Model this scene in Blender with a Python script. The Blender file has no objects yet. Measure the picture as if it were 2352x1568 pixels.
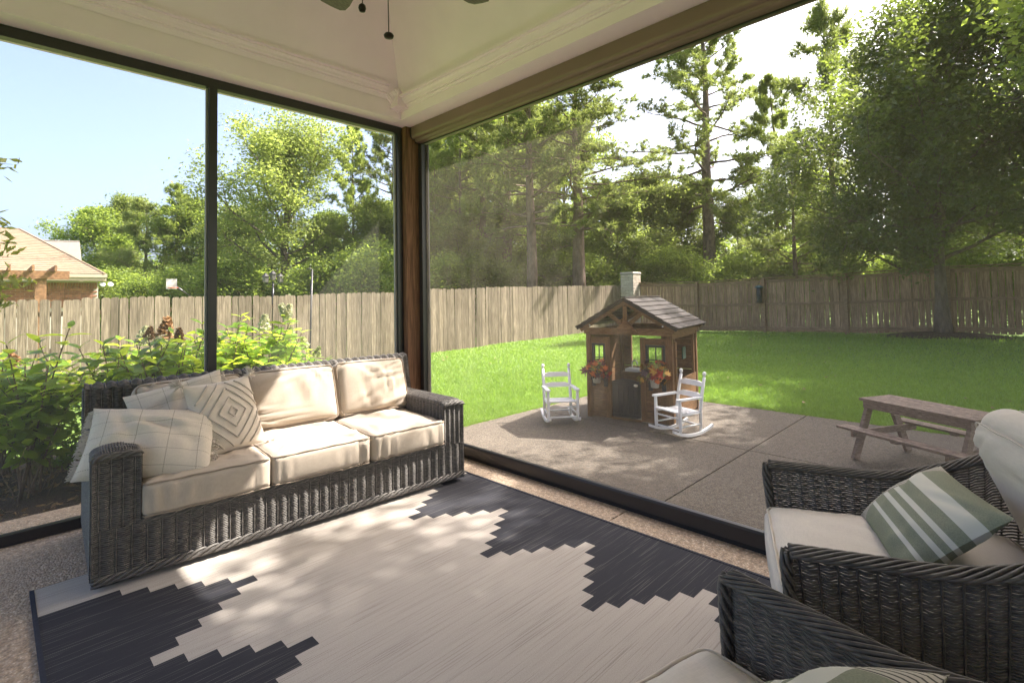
import bpy, math, random
import numpy as np
from mathutils import Matrix, Vector
R = math.radians
rng = np.random.default_rng(7)
random.seed(7)
scene = bpy.context.scene
COL = scene.collection

# ------------------------------------------------------------------ camera
# world X runs along the left screen wall, world Y along the right screen wall,
# the camera stands inside the porch above the origin
CAM_H, FPX, IMG_W, IMG_CX, IMG_CY = 1.35, 1177.99, 2352.0, 1176.0, 638.09
PITCH, ROLL, YAW = 0.0356151, -0.0168047, 0.778988
def cam_axes():
    a = Vector((math.sin(YAW), math.cos(YAW)))          # world X seen from the camera (right, forward)
    b = Vector((-math.cos(YAW), math.sin(YAW)))
    def to_world(v):                                     # level camera frame -> world
        return Vector((v[0]*a[0] + v[1]*a[1], v[0]*b[0] + v[1]*b[1], v[2]))
    fw = Vector((0, math.cos(PITCH), math.sin(PITCH)))
    up = Vector((0, -math.sin(PITCH), math.cos(PITCH)))
    rt = Vector((1, 0, 0))
    r2 = rt*math.cos(ROLL) + up*math.sin(ROLL)
    u2 = up*math.cos(ROLL) - rt*math.sin(ROLL)
    return to_world(r2), to_world(u2), to_world(fw)
C_R, C_U, C_F = cam_axes()
def W(px, py, z=None, X=None, Y=None, depth=None):
    """photo pixel (2352 wide) -> point on a known plane of the place"""
    d = C_R*((px-IMG_CX)/FPX) + C_U*((IMG_CY-py)/FPX) + C_F
    if z is not None: t = (z-CAM_H)/d.z
    elif X is not None: t = X/d.x
    elif Y is not None: t = Y/d.y
    else: t = depth
    return Vector((d.x*t, d.y*t, CAM_H + d.z*t))
cam_data = bpy.data.cameras.new('camera')
cam = bpy.data.objects.new('camera', cam_data); COL.objects.link(cam)
cam.matrix_world = Matrix((( C_R.x, C_U.x, -C_F.x, 0), (C_R.y, C_U.y, -C_F.y, 0), (C_R.z, C_U.z, -C_F.z, CAM_H), (0, 0, 0, 1)))
cam_data.sensor_width = 36.0
cam_data.lens = FPX/IMG_W*36.0
cam_data.shift_y = -(784.0-IMG_CY)/IMG_W
cam_data.clip_start = 0.02
cam_data.clip_end = 1500
scene.camera = cam

# ------------------------------------------------------------------ light
SUN_AZ, SUN_EL = R(-22.0), R(47.0)      # direction towards the sun, azimuth from world +X
world = bpy.data.worlds.new('World'); scene.world = world
world.use_nodes = True
wn = world.node_tree
bg = wn.nodes['Background']
sky = wn.nodes.new('ShaderNodeTexSky')
sky.sky_type = 'NISHITA'; sky.sun_disc = False
sky.sun_elevation = SUN_EL
sky.sun_rotation = R(90) - SUN_AZ
sky.altitude = 100; sky.air_density = 0.55; sky.dust_density = 6.0; sky.ozone_density = 0.8
wn.links.new(sky.outputs[0], bg.inputs[0])
bg.inputs[1].default_value = 0.138
sun_d = bpy.data.lights.new('sun', 'SUN'); sun_d.energy = 3.6; sun_d.angle = R(0.53); sun_d.color = (1.0, 0.945, 0.88)
sun = bpy.data.objects.new('sun', sun_d); COL.objects.link(sun)
sdir = Vector((math.cos(SUN_EL)*math.cos(SUN_AZ), math.cos(SUN_EL)*math.sin(SUN_AZ), math.sin(SUN_EL)))
sun.rotation_euler = sdir.to_track_quat('Z', 'Y').to_euler()
scene.view_settings.view_transform = 'Standard'
scene.view_settings.look = 'None'
scene.view_settings.exposure = 2.3
scene.view_settings.gamma = 1.0
scene.view_settings.use_curve_mapping = False
scene.cycles.max_bounces = 10
scene.cycles.diffuse_bounces = 5
scene.cycles.transparent_max_bounces = 12
scene.cycles.use_denoising = True
scene.cycles.sample_clamp_indirect = 8.0

# ------------------------------------------------------------------ material helpers
class N:
    """tiny node graph helper"""
    def __init__(s, name):
        s.m = bpy.data.materials.new(name); s.m.use_nodes = True
        s.t = s.m.node_tree; s.b = s.t.nodes['Principled BSDF']; s.o = s.t.nodes['Material Output']
    def n(s, kind, **kw):
        x = s.t.nodes.new(kind)
        for k, v in kw.items(): setattr(x, k, v)
        return x
    def l(s, a, b): s.t.links.new(a, b)
    def pos(s, scale=(1, 1, 1), coord='pos'):
        if coord == 'pos': src = s.n('ShaderNodeNewGeometry').outputs['Position']
        elif coord == 'uv': src = s.n('ShaderNodeTexCoord').outputs['UV']
        else: src = s.n('ShaderNodeTexCoord').outputs['Object']
        mp = s.n('ShaderNodeMapping'); mp.inputs['Scale'].default_value = scale
        s.l(src, mp.inputs['Vector']); return mp.outputs['Vector']
    def noise(s, vec, scale=5, detail=4, rough=.55, dist=0):
        x = s.n('ShaderNodeTexNoise'); x.inputs['Scale'].default_value = scale; x.inputs['Detail'].default_value = detail
        x.inputs['Roughness'].default_value = rough; x.inputs['Distortion'].default_value = dist
        s.l(vec, x.inputs['Vector']); return x.outputs['Fac']
    def ramp(s, fac, stops, interp='LINEAR'):
        x = s.n('ShaderNodeValToRGB'); x.color_ramp.interpolation = interp
        e = x.color_ramp.elements
        while len(e) < len(stops): e.new(0.5)
        for i, (p, c) in enumerate(stops):
            e[i].position = p; e[i].color = (c[0], c[1], c[2], 1) if hasattr(c, '__len__') else (c, c, c, 1)
        s.l(fac, x.inputs['Fac']); return x.outputs['Color']
    def mix(s, fac, a, b, mode='MIX'):
        x = s.n('ShaderNodeMix', data_type='RGBA', blend_type=mode)
        for sock, v in ((x.inputs[0], fac), (x.inputs[6], a), (x.inputs[7], b)):
            if hasattr(v, 'is_output'): s.l(v, sock)
            elif hasattr(v, '__len__'): sock.default_value = (v[0], v[1], v[2], 1)
            elif sock.type == 'RGBA': sock.default_value = (v, v, v, 1)
            else: sock.default_value = v
        return x.outputs[2]
    def math(s, op, a, b=None, c=None):
        x = s.n('ShaderNodeMath', operation=op)
        for i, v in enumerate((a, b, c)):
            if v is None: continue
            if hasattr(v, 'is_output'): s.l(v, x.inputs[i])
            else: x.inputs[i].default_value = v
        return x.outputs[0]
    def rand(s): return s.n('ShaderNodeObjectInfo').outputs['Random']
    def bump(s, h, strength=.3, dist=.01):
        x = s.n('ShaderNodeBump'); x.inputs['Strength'].default_value = strength; x.inputs['Distance'].default_value = dist
        s.l(h, x.inputs['Height']); s.l(x.outputs[0], s.b.inputs['Normal']); return x
    def col(s, c):
        if hasattr(c, 'is_output'): s.l(c, s.b.inputs['Base Color'])
        else: s.b.inputs['Base Color'].default_value = (c[0], c[1], c[2], 1)
    def set(s, rough=None, metal=None, spec=None):
        if rough is not None: s.b.inputs['Roughness'].default_value = rough
        if metal is not None: s.b.inputs['Metallic'].default_value = metal
        if spec is not None: s.b.inputs['Specular IOR Level'].default_value = spec
def sc(c, k): return tuple(min(1, x*k) for x in c)
def plain(name, c, rough=.6, var=.15, scale=6, bump=.0, bscale=60, bdist=.004, spec=.4, stretch=(1, 1, 1), orand=0.0, metal=0, detail=4):
    g = N(name); v = g.pos(stretch)
    f = g.noise(v, scale, detail)
    col = g.ramp(f, [(.25, sc(c, 1-var)), (.75, sc(c, 1+var))])
    if orand:
        k = g.math('MULTIPLY_ADD', g.rand(), 2*orand, 1-orand)
        cc = g.n('ShaderNodeCombineColor')
        for i in range(3): g.l(k, cc.inputs[i])
        col = g.mix(1.0, col, cc.outputs[0], 'MULTIPLY')
    g.col(col); g.set(rough, metal, spec)
    if bump: g.bump(g.noise(v, bscale, 3), bump, bdist)
    return g.m
def wood(name, c1, c2, grain=(26, 26, 1.3), rough=.75, orand=.18, bump=.35, spec=.25, fine=5, stain=0.0):
    """grain runs along the axis with the small scale factor"""
    g = N(name); v = g.pos(grain)
    f = g.noise(v, 1.0, 6, .65, 1.5)
    f2 = g.noise(g.pos(tuple(x*fine for x in grain)), 1.0, 3)
    col = g.ramp(f, [(.28, c1), (.72, c2)])
    col = g.mix(g.ramp(f2, [(.42, 0.55), (.60, 0.0)]), col, sc(c1, .45))
    if stain:
        f3 = g.noise(g.pos((1.1, 1.1, .8)), 1.6, 4)
        col = g.mix(g.ramp(f3, [(.45, 0.0), (.75, stain)]), col, sc(c1, .5))
    k = g.math('MULTIPLY_ADD', g.rand(), 2*orand, 1-orand)
    cc = g.n('ShaderNodeCombineColor')
    for i in range(3): g.l(k, cc.inputs[i])
    col = g.mix(1.0, col, cc.outputs[0], 'MULTIPLY')
    g.col(col); g.set(rough, 0, spec); g.bump(f2, bump, .003)
    return g.m
def foliage(name, dark, light, trans, mixf=.45, big=.45, fine=9.0, orand=.2, rough=.55, spec=.3):
    g = N(name); v = g.pos()
    f = g.noise(v, fine, 2); f0 = g.noise(v, big, 2)
    w = g.math('ADD', g.math('MULTIPLY', f, .65), g.math('MULTIPLY', f0, .35))
    col = g.ramp(w, [(.30, dark), (.68, light)])
    k = g.math('MULTIPLY_ADD', g.rand(), 2*orand, 1-orand)
    cc = g.n('ShaderNodeCombineColor')
    for i in range(3): g.l(k, cc.inputs[i])
    col = g.mix(1.0, col, cc.outputs[0], 'MULTIPLY')
    g.col(col); g.set(rough, 0, spec)
    tr = g.n('ShaderNodeBsdfTranslucent')
    tcol = g.mix(1.0, g.ramp(w, [(.3, sc(trans, .75)), (.7, sc(trans, 1.2))]), cc.outputs[0], 'MULTIPLY')
    g.l(tcol, tr.inputs['Color'])
    mx = g.n('ShaderNodeMixShader'); mx.inputs[0].default_value = mixf
    g.l(g.b.outputs[0], mx.inputs[1]); g.l(tr.outputs[0], mx.inputs[2]); g.l(mx.outputs[0], g.o.inputs['Surface'])
    return g.m

# ------------------------------------------------------------------ mesh helpers
class MB:
    """collects shapes into one mesh"""
    def __init__(s): s.v = []; s.f = []; s.mi = []; s.nv = 0; s.cur = 0; s.uv = None
    def add(s, v, f):
        v = np.asarray(v, float).reshape(-1, 3)
        s.v.append(v)
        f = np.asarray(f)
        if f.dtype == object or f.ndim == 1:
            for q in f: s.f.append([int(i)+s.nv for i in q]); s.mi.append(s.cur)
        else:
            s.f.extend((f+s.nv).tolist()); s.mi.extend([s.cur]*len(f))
        s.nv += len(v); return s
    def box(s, c, size, M=None, taper=None):
        x, y, z = [k/2 for k in size]
        v = np.array([(i, j, k) for k in (-z, z) for j in (-y, y) for i in (-x, x)], float)
        if taper: v[4:, :2] *= taper
        if M is not None: v = v @ np.array(M.to_3x3()).T
        v = v + np.array(c)
        return s.add(v, np.array([(0, 2, 3, 1), (4, 5, 7, 6), (0, 1, 5, 4), (2, 6, 7, 3), (0, 4, 6, 2), (1, 3, 7, 5)]))
    def bar(s, p, q, w, h, up=(0, 0, 1)):
        """board from p to q, w across, h along up"""
        p = Vector(p); q = Vector(q); d = (q-p); L = d.length; d.normalize()
        u = Vector(up); u = (u - d*u.dot(d)).normalized(); sd = d.cross(u)
        M = Matrix((d, sd, u)).transposed()
        return s.box((p+q)/2, (L, w, h), M)
    def prism(s, poly, p0, ex, ey, ez, depth):
        """polygon in (ex,ey) pushed along ez"""
        p0 = np.array(p0, float); ex = np.array(ex, float); ey = np.array(ey, float); ez = np.array(ez, float)
        n = len(poly)
        a = [p0+ex*x+ey*y for x, y in poly]; b = [q+ez*depth for q in a]
        f = [list(range(n))[::-1], [n+i for i in range(n)]] + [[i, (i+1) % n, n+(i+1) % n, n+i] for i in range(n)]
        s.v.append(np.array(a+b)); 
        for q in f: s.f.append([i+s.nv for i in q]); s.mi.append(s.cur)
        s.nv += 2*n; return s
    def tube(s, pts, rad, sides=6, closed=False, cap=True):
        P = np.asarray(pts, float); n = len(P)
        r = np.full(n, rad, float) if np.isscalar(rad) else np.asarray(rad, float)
        T = np.gradient(P, axis=0) if not closed else (np.roll(P, -1, 0)-np.roll(P, 1, 0))
        T /= np.linalg.norm(T, axis=1, keepdims=True)+1e-12
        ref = np.array([0, 0, 1.0]) if abs(T[:, 2]).mean() < .8 else np.array([1.0, 0, 0])
        A = np.cross(T, ref); A /= np.linalg.norm(A, axis=1, keepdims=True)+1e-12
        B = np.cross(T, A)
        th = np.arange(sides)*2*math.pi/sides
        V = P[:, None, :] + r[:, None, None]*(np.cos(th)[None, :, None]*A[:, None, :] + np.sin(th)[None, :, None]*B[:, None, :])
        i = np.arange(n if closed else n-1)[:, None]; j = np.arange(sides)[None, :]
        i2 = (i+1) % n; j2 = (j+1) % sides
        F = np.stack([i*sides+j, i*sides+j2, i2*sides+j2, i2*sides+j], -1).reshape(-1, 4)
        s.add(V.reshape(-1, 3), F)
        if cap and not closed:
            s.f.append([s.nv-n*sides+k for k in range(sides)][::-1]); s.mi.append(s.cur)
            s.f.append([s.nv-sides+k for k in range(sides)]); s.mi.append(s.cur)
        return s
    def lathe(s, prof, c, sides=12, M=None):
        prof = np.asarray(prof, float); n = len(prof)
        th = np.arange(sides)*2*math.pi/sides
        V = np.stack([prof[:, None, 0]*np.cos(th), prof[:, None, 0]*np.sin(th), np.repeat(prof[:, 1:2], sides, 1)], -1).reshape(-1, 3)
        if M is not None: V = V @ np.array(M.to_3x3()).T
        V = V+np.array(c)
        i = np.arange(n-1)[:, None]; j = np.arange(sides)[None, :]; j2 = (j+1) % sides
        F = np.stack([i*sides+j, i*sides+j2, (i+1)*sides+j2, (i+1)*sides+j], -1).reshape(-1, 4)
        s.add(V, F)
        s.f.append([s.nv-n*sides+k for k in range(sides)][::-1]); s.mi.append(s.cur)
        s.f.append([s.nv-sides+k for k in range(sides)]); s.mi.append(s.cur)
        return s
    def grid(s, G, flip=False):
        G = np.asarray(G, float); n, m = G.shape[:2]
        i = np.arange(n-1)[:, None]; j = np.arange(m-1)[None, :]
        F = np.stack([i*m+j, (i+1)*m+j, (i+1)*m+j+1, i*m+j+1], -1).reshape(-1, 4)
        if flip: F = F[:, ::-1]
        return s.add(G.reshape(-1, 3), F)
    def build(s, name, mat=None, parent=None, smooth=False, uv=None):
        me = bpy.data.meshes.new(name)
        v = np.concatenate(s.v) if s.v else np.zeros((0, 3))
        me.from_pydata(v.tolist(), [], s.f)
        for m in (mat if isinstance(mat, (list, tuple)) else [mat]):
            if m: me.materials.append(m)
        if isinstance(mat, (list, tuple)): me.polygons.foreach_set('material_index', s.mi)
        if smooth: me.polygons.foreach_set('use_smooth', [True]*len(me.polygons))
        if uv is not None:
            ul = me.uv_layers.new(name='UVMap'); li = np.empty(len(me.loops), int); me.loops.foreach_get('vertex_index', li)
            ul.data.foreach_set('uv', np.asarray(uv, float)[li].reshape(-1))
        me.update()
        o = bpy.data.objects.new(name, me); COL.objects.link(o)
        if parent: o.parent = parent
        return o
def fast_mesh(name, V, F, mat, parent=None, smooth=False):
    """large triangle / quad soup, F is (n,3) or (n,4)"""
    V = np.asarray(V, np.float32).reshape(-1, 3); F = np.asarray(F, np.int32); k = F.shape[1]
    me = bpy.data.meshes.new(name)
    me.vertices.add(len(V)); me.vertices.foreach_set('co', V.reshape(-1))
    me.loops.add(F.size); me.loops.foreach_set('vertex_index', F.reshape(-1))
    me.polygons.add(len(F)); me.polygons.foreach_set('loop_start', np.arange(0, F.size, k, dtype=np.int32))
    if smooth: me.polygons.foreach_set('use_smooth', np.ones(len(F), bool))
    me.materials.append(mat); me.update(calc_edges=True)
    o = bpy.data.objects.new(name, me); COL.objects.link(o)
    if parent: o.parent = parent
    return o
def thing(name, label, cat, loc=(0, 0, 0), rz=0.0, group=None):
    o = bpy.data.objects.new(name, None); COL.objects.link(o)
    o.location = loc; o.rotation_euler = (0, 0, rz); o.empty_display_size = .1
    return tag(o, label, cat, group)
def tag(o, label, cat, group=None):
    o['label'] = label; o['category'] = cat
    if group: o['group'] = group
    return o
def struct(o): o['kind'] = 'structure'; return o
def share(src, name, parent, M):
    """another object with the same mesh data"""
    o = bpy.data.objects.new(name, src.data if hasattr(src, 'data') else src); COL.objects.link(o)
    o.parent = parent; o.matrix_local = M; return o
def copy_tree(o, parent=None):
    c = o.copy(); COL.objects.link(c); c.parent = parent
    for ch in list(o.children): copy_tree(ch, c)
    return c
def basis(ex, ey, ez, loc):
    return Matrix(((ex[0], ey[0], ez[0], loc[0]), (ex[1], ey[1], ez[1], loc[1]), (ex[2], ey[2], ez[2], loc[2]), (0, 0, 0, 1)))
def wob(x, seed, n=5, lo=1.0, hi=6.0):
    """smooth pseudo random function of x in about [-1,1]"""
    r = np.random.default_rng(seed); out = 0
    for _ in range(n): out = out + np.sin(x*r.uniform(lo, hi)+r.uniform(0, 6.3))*r.uniform(.3, 1)
    return out/n*1.4
# ------------------------------------------------------------------ materials of the setting
def aggregate(name, tint=1.0, k=1.0, wm=(1, .93, .85)):
    g = N(name); v = g.pos()
    vo = g.n('ShaderNodeTexVoronoi'); vo.inputs['Scale'].default_value = 105; g.l(v, vo.inputs['Vector'])
    sep = g.n('ShaderNodeSeparateColor'); g.l(vo.outputs['Color'], sep.inputs[0])
    stone = g.ramp(sep.outputs[0], [(0, (.17, .12, .08)), (.3, (.30, .225, .155)), (.55, (.37, .30, .225)), (.8, (.25, .21, .175)), (1, (.50, .44, .355))])
    d = vo.outputs['Distance']
    col = g.mix(g.ramp(d, [(.28, 0.0), (.55, .6)]), stone, (.15, .118, .09))
    blot = g.noise(v, 1.3, 5)
    col = g.mix(g.ramp(blot, [(.35, 0.0), (.75, .45)]), col, (.15, .115, .088))
    fine = g.noise(v, 400, 2)
    col = g.mix(.2, col, g.ramp(fine, [(.3, sc((.14, .11, .08), tint)), (.7, sc((.42, .36, .28), tint))]))
    mid = g.noise(v, 42, 3, .7)
    col = g.mix(g.ramp(mid, [(.36, .65), (.56, 0.0)]), col, (.085, .068, .054))
    col = g.mix(1.0, col, (k*wm[0], k*wm[1], k*wm[2]), 'MULTIPLY')
    g.col(col); g.set(.8, 0, .3)
    g.bump(g.math('SUBTRACT', 1.0, d), .8, .006)
    return g.m
m_agg = aggregate('exposed aggregate concrete', 1.0, 1.95, (1, .95, .89))
m_agg2 = aggregate('weathered exposed aggregate', 1.0, .56, (.98, 1, 1.0))
def lawn_material():
    g = N('lawn turf'); v = g.pos()
    f1 = g.noise(v, .35, 4); f2 = g.noise(g.pos((1, 1, 1)), 38, 4, .7); f3 = g.noise(v, 3.0, 3)
    col = g.ramp(f2, [(.30, (.072, .130, .024)), (.62, (.175, .280, .058))])
    col = g.mix(g.ramp(f1, [(.42, 0.0), (.72, .35)]), col, (.15, .185, .042))
    col = g.mix(g.ramp(f3, [(.5, 0.0), (.8, .3)]), col, (.09, .15, .02))
    g.col(col); g.set(.9, 0, .15); g.bump(f2, .8, .02)
    return g.m
m_lawn = lawn_material()
m_mulch = plain('bark mulch', (.050, .032, .020), .95, .6, 40, .9, 90, .03)
m_cream = plain('cream painted wood', (.92, .74, .87), .5, .04, 2.5, .05, 300, .001, .3)
m_wallpaint = plain('porch wall paint', (.80, .75, .68), .6, .05, 2, .1, 80, .002)
m_bronze = plain('dark bronze aluminium', (.030, .027, .026), .34, .12, 5, spec=.5)
m_taupe = plain('taupe powder coated aluminium', (.205, .130, .112), .36, .05, 3, spec=.5)
m_post = wood('rough sawn cedar post', (.115, .058, .032), (.29, .150, .082), (22, 22, 1.0), .8, .1, .6)
m_joint = plain('dark joint', (.05, .042, .035), .95, .2)

# ------------------------------------------------------------------ ground heights
CTRL = np.array([(-6, 12.2, -.45), (0, 12.2, -.44), (4, 12.2, -.41), (7.4, 12.2, -.36), (9.1, 12.2, -.25), (12.8, 12.2, -.19), (16.3, 12.2, -.15), (19.5, 12.2, -.12),
                 (19.5, 9, -.17), (19.5, 6.5, -.11), (19.5, 4, -.06), (19.5, 1.5, .04), (19.5, -3, .06), (6.7, 4.5, -.125), (6.7, 1.8, -.12), (6.7, -3, -.12), (3.2, 4.6, -.125),
                 (0, 4.6, -.14), (-4, 4.6, -.16), (10, 8, -.18), (10, 3, -.12), (3, 8, -.24), (30, 20, -.3), (12, 26, -.45), (-5, 30, -.6), (40, -5, -.1)])
def ground_z(x, y):
    x = np.asarray(x, float); y = np.asarray(y, float)
    d2 = (x[..., None]-CTRL[:, 0])**2+(y[..., None]-CTRL[:, 1])**2+.6
    w = d2**-1.6
    z = (w*CTRL[:, 2]).sum(-1)/w.sum(-1)
    far = np.clip((np.hypot(x-10, y-8)-40)/60, 0, 1)
    return z*(1-far)-.5*far
def gz(x, y): return float(ground_z(np.array([x]), np.array([y]))[0])
xs = np.unique(np.concatenate([np.linspace(-400, -12, 14), np.arange(-12, 26, .5), np.linspace(26, 500, 16)]))
ys = np.unique(np.concatenate([np.linspace(-400, -14, 14), np.arange(-14, 32, .5), np.linspace(32, 500, 16)]))
GX, GY = np.meshgrid(xs, ys, indexing='ij')
GZ = ground_z(GX, GY)
inside = (GX < 6.75) & (GY < 4.55) & (GX > -14) & (GY > -14)
GZ = np.where(inside, -.30, GZ)
lawn = MB().grid(np.stack([GX, GY, GZ], -1), flip=False).build('lawn', m_lawn, None, True); struct(lawn)
if lawn.data.polygons[0].normal.z < 0: lawn.data.flip_normals()

# ------------------------------------------------------------------ porch slab and patio, cut into panels by joints
X_TRACK, Y_TRACK, Z_SOF = 2.82, 4.07, 2.95
PATIO_Z = -.08
def panels(name, rects, z0, z1, gap=.010, mat=None):
    root = bpy.data.objects.new(name, None); COL.objects.link(root); struct(root)
    for x0, x1, y0, y1 in rects:
        MB().box(((x0+x1)/2, (y0+y1)/2, (z0+z1)/2), (x1-x0-gap, y1-y0-gap, z1-z0)).build('slab', mat or m_agg, root)
    x0 = min(r[0] for r in rects); x1 = max(r[1] for r in rects); y0 = min(r[2] for r in rects); y1 = max(r[3] for r in rects)
    MB().box(((x0+x1)/2, (y0+y1)/2, (z0+z1)/2-.012), (x1-x0-.02, y1-y0-.02, z1-z0-.01)).build('joint_filler', m_joint, root)
    return root
panels('porch_floor', [(-2.6, 2.93, 1.793, 4.56), (-2.6, 2.93, -3.4, 1.793)], -.30, 0.0)
panels('patio', [(2.935, 4.835, 1.793, 4.42), (2.935, 4.835, -6, 1.793), (4.835, 6.62, 1.793, 4.42), (4.835, 6.62, -6, 1.793)], -.26, PATIO_Z, .012, m_agg2)

# planting bed beside the porch
bed = []
for i, yy in enumerate(np.linspace(4.565, 6.9, 24)):
    row = []
    for j, xx in enumerate(np.linspace(-5, 3.55, 60)):
        e = 3.55-max(0, (yy-5.6))*.55
        x2 = min(xx, e)
        row.append((x2, yy, -.105+.03*math.sin(xx*5+yy*3)*math.sin(yy*7-xx)+.02*random.random()-.10*max(0, (yy-6.5))))
    bed.append(row)
bedo = MB().grid(np.array(bed), flip=True).build('planting_bed', m_mulch, None, True); struct(bedo)
if bedo.data.polygons[5].normal.z < 0: bedo.data.flip_normals()

def chips(name, n, area, size, mat, label=None, zfun=None, parent=None):
    """small flat bits scattered on the ground, joined"""
    x0, x1, y0, y1 = area
    C = np.stack([rng.uniform(x0, x1, n), rng.uniform(y0, y1, n), np.zeros(n)], -1)
    C[:, 2] = zfun(C[:, 0], C[:, 1]) + rng.uniform(.004, .02, n)
    U = rng.normal(size=(n, 3))*[1, 1, .35]; U /= np.linalg.norm(U, axis=1, keepdims=True)
    T = rng.normal(size=(n, 3))*[1, 1, .35]; V_ = T-(T*U).sum(1, keepdims=True)*U; V_ /= np.linalg.norm(V_, axis=1, keepdims=True)
    L = rng.uniform(.5, 1.2, n)[:, None]*size
    P = np.stack([C-U*L, C+V_*L*.35, C+U*L, C-V_*L*.35], 1).reshape(-1, 3)
    o = fast_mesh(name, P, np.arange(4*n).reshape(-1, 4), mat, parent)
    o['kind'] = 'stuff'
    if label: tag(o, label, 'litter')
    return o
m_litter = plain('dry leaf litter', (.20, .125, .062), .8, .6, 30)
chips('leaf_litter', 3200, (-1.5, 3.3, 4.6, 6.6), .03, m_litter, 'dry brown leaf litter and bark chips under the hydrangeas', lambda x, y: x*0-.095)

# ------------------------------------------------------------------ porch: beams, crown moulding, vaulted ceiling, post, walls
porch = thing('porch', 'cream painted porch roof on a brown timber corner post', 'porch', (0, 0, 0))
XB, YB = 2.566, 3.90
MB().box(((XB+3.10)/2, (4.35-3.4)/2, (Z_SOF+3.35)/2), (3.10-XB, 4.35+3.4, 3.35-Z_SOF)).build('beam', m_cream, porch)
MB().box(((XB-.004-2.6)/2, (YB+4.35)/2, (Z_SOF+.0004+3.35)/2), (XB-.004+2.6, 4.35-YB, 3.35-Z_SOF-.0008)).build('beam', m_cream, porch)
# ceiling walls rise steeply above the crown moulding to a flat lid
SL = .5
def quad(pts): return MB().add(np.array(pts, float), np.array([(0, 1, 2, 3)]))
cx0, cy0, zc0, zc1 = XB-.010, YB-.004, 3.10, 4.35
dr = (zc1-zc0)*SL
quad([(cx0, cy0, zc0), (-1.9, cy0, zc0), (-1.9+dr, cy0-dr, zc1), (cx0-dr, cy0-dr, zc1)]).build('ceiling_panel', m_cream, porch)
quad([(cx0, cy0, zc0), (cx0-dr, cy0-dr, zc1), (cx0-dr, -2.6+dr, zc1), (cx0, -2.6, zc0)]).build('ceiling_panel', m_cream, porch)
quad([(-1.9, cy0, zc0), (-1.9, -2.6, zc0), (-1.9+dr, -2.6+dr, zc1), (-1.9+dr, cy0-dr, zc1)]).build('ceiling_panel', m_cream, porch)
quad([(-1.9, -2.6, zc0), (cx0, -2.6, zc0), (cx0-dr, -2.6+dr, zc1), (-1.9+dr, -2.6+dr, zc1)]).build('ceiling_panel', m_cream, porch)
quad([(cx0-dr, cy0-dr, zc1), (-1.9+dr, cy0-dr, zc1), (-1.9+dr, -2.6+dr, zc1), (cx0-dr, -2.6+dr, zc1)]).build('ceiling_panel', m_cream, porch)
# weather roof above
MB().box(((-2.9+3.55)/2, (-3.7+4.8)/2, 4.55), (6.45, 8.5, .12)).build('roof_deck', m_cream, porch)
MB().box((3.33, .55, 3.56), (.46, 8.5, .44)).build('eave', m_cream, porch)
MB().box((.1, 4.58, 3.56), (6.0, .44, .44)).build('eave', m_cream, porch)
# house walls behind the camera
MB().box((.3, -2.75, 1.52), (4.6, .2, 3.05)).build('house_wall', m_wallpaint, porch)
crown_prof = [(0, 0), (.012, 0), (.016, .012), (.030, .016), (.028, .030), (.040, .034), (.046, .052), (.062, .068), (.060, .078), (.082, .082), (.082, .098), (0, .098)]
def crown(p, q, out, upv=(0, 0, 1)):
    d = Vector(q)-Vector(p)
    return MB().prism(crown_prof, p, out, upv, d.normalized(), d.length)
ZL, ZR = 3.118, 3.03
crown((2.40, YB-.001, ZL), (-1.9, YB-.001, ZL), (0, -1, 0)).build('crown_moulding', m_cream, porch)
s5 = math.sqrt(.5)
crown((2.522, YB-.0015, ZL-.118), (2.400, YB-.0015, ZL+.004), (0, -1, 0), (s5, 0, s5)).build('crown_moulding', m_cream, porch)
crown((XB-.001, -2.6, ZR), (XB-.001, YB-.10, ZR), (-1, 0, 0)).build('crown_moulding', m_cream, porch)
# corner block, a small wedge bevelled up into the valley
MB().add(np.array([(XB-.002, YB-.002, 3.02), (XB-.12, YB-.002, 3.02), (XB-.12, YB-.12, 3.025), (XB-.002, YB-.12, 3.02),
                   (XB-.002, YB-.002, 3.19), (XB-.075, YB-.002, 3.18), (XB-.075, YB-.075, 3.20), (XB-.002, YB-.075, 3.18)]),
         np.array([(0, 1, 2, 3), (4, 7, 6, 5), (0, 4, 5, 1), (1, 5, 6, 2), (2, 6, 7, 3), (3, 7, 4, 0)])).build('corner_block', m_cream, porch)
PX, PY = 2.684, 4.012
def bevel_box(c, size, b=.006):
    """vertical post with chamfered arrises"""
    x, y = size[0]/2, size[1]/2
    poly = [(-x+b, -y), (x-b, -y), (x, -y+b), (x, y-b), (x-b, y), (-x+b, y), (-x, y-b), (-x, -y+b)]
    return MB().prism(poly, (c[0], c[1], c[2]-size[2]/2), (1, 0, 0), (0, 1, 0), (0, 0, 1), size[2])
bevel_box((PX+.11, PY+.11, Z_SOF/2), (.22, .22, Z_SOF-.004)).build('post', m_post, porch)

# ------------------------------------------------------------------ fixed insect screen in the left opening
def screen_material(name, alpha, c):
    g = N(name)
    tr = g.n('ShaderNodeBsdfTransparent'); di = g.n('ShaderNodeBsdfDiffuse'); tl = g.n('ShaderNodeBsdfTranslucent')
    f = g.noise(g.pos((1, 1, .6)), 2.0, 2)
    wv = g.noise(g.pos((300, 300, 3)), 1.0, 2)
    di.inputs['Color'].default_value = (*c, 1); tl.inputs['Color'].default_value = (*c, 1)
    ad = g.n('ShaderNodeMixShader'); ad.inputs[0].default_value = .35
    g.l(di.outputs[0], ad.inputs[1]); g.l(tl.outputs[0], ad.inputs[2])
    mx = g.n('ShaderNodeMixShader')
    fac = g.math('MULTIPLY_ADD', wv, alpha*.35, alpha*.82)
    g.l(fac, mx.inputs[0]); g.l(tr.outputs[0], mx.inputs[1]); g.l(ad.outputs[0], mx.inputs[2])
    g.l(mx.outputs[0], g.o.inputs['Surface'])
    return g.m
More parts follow.
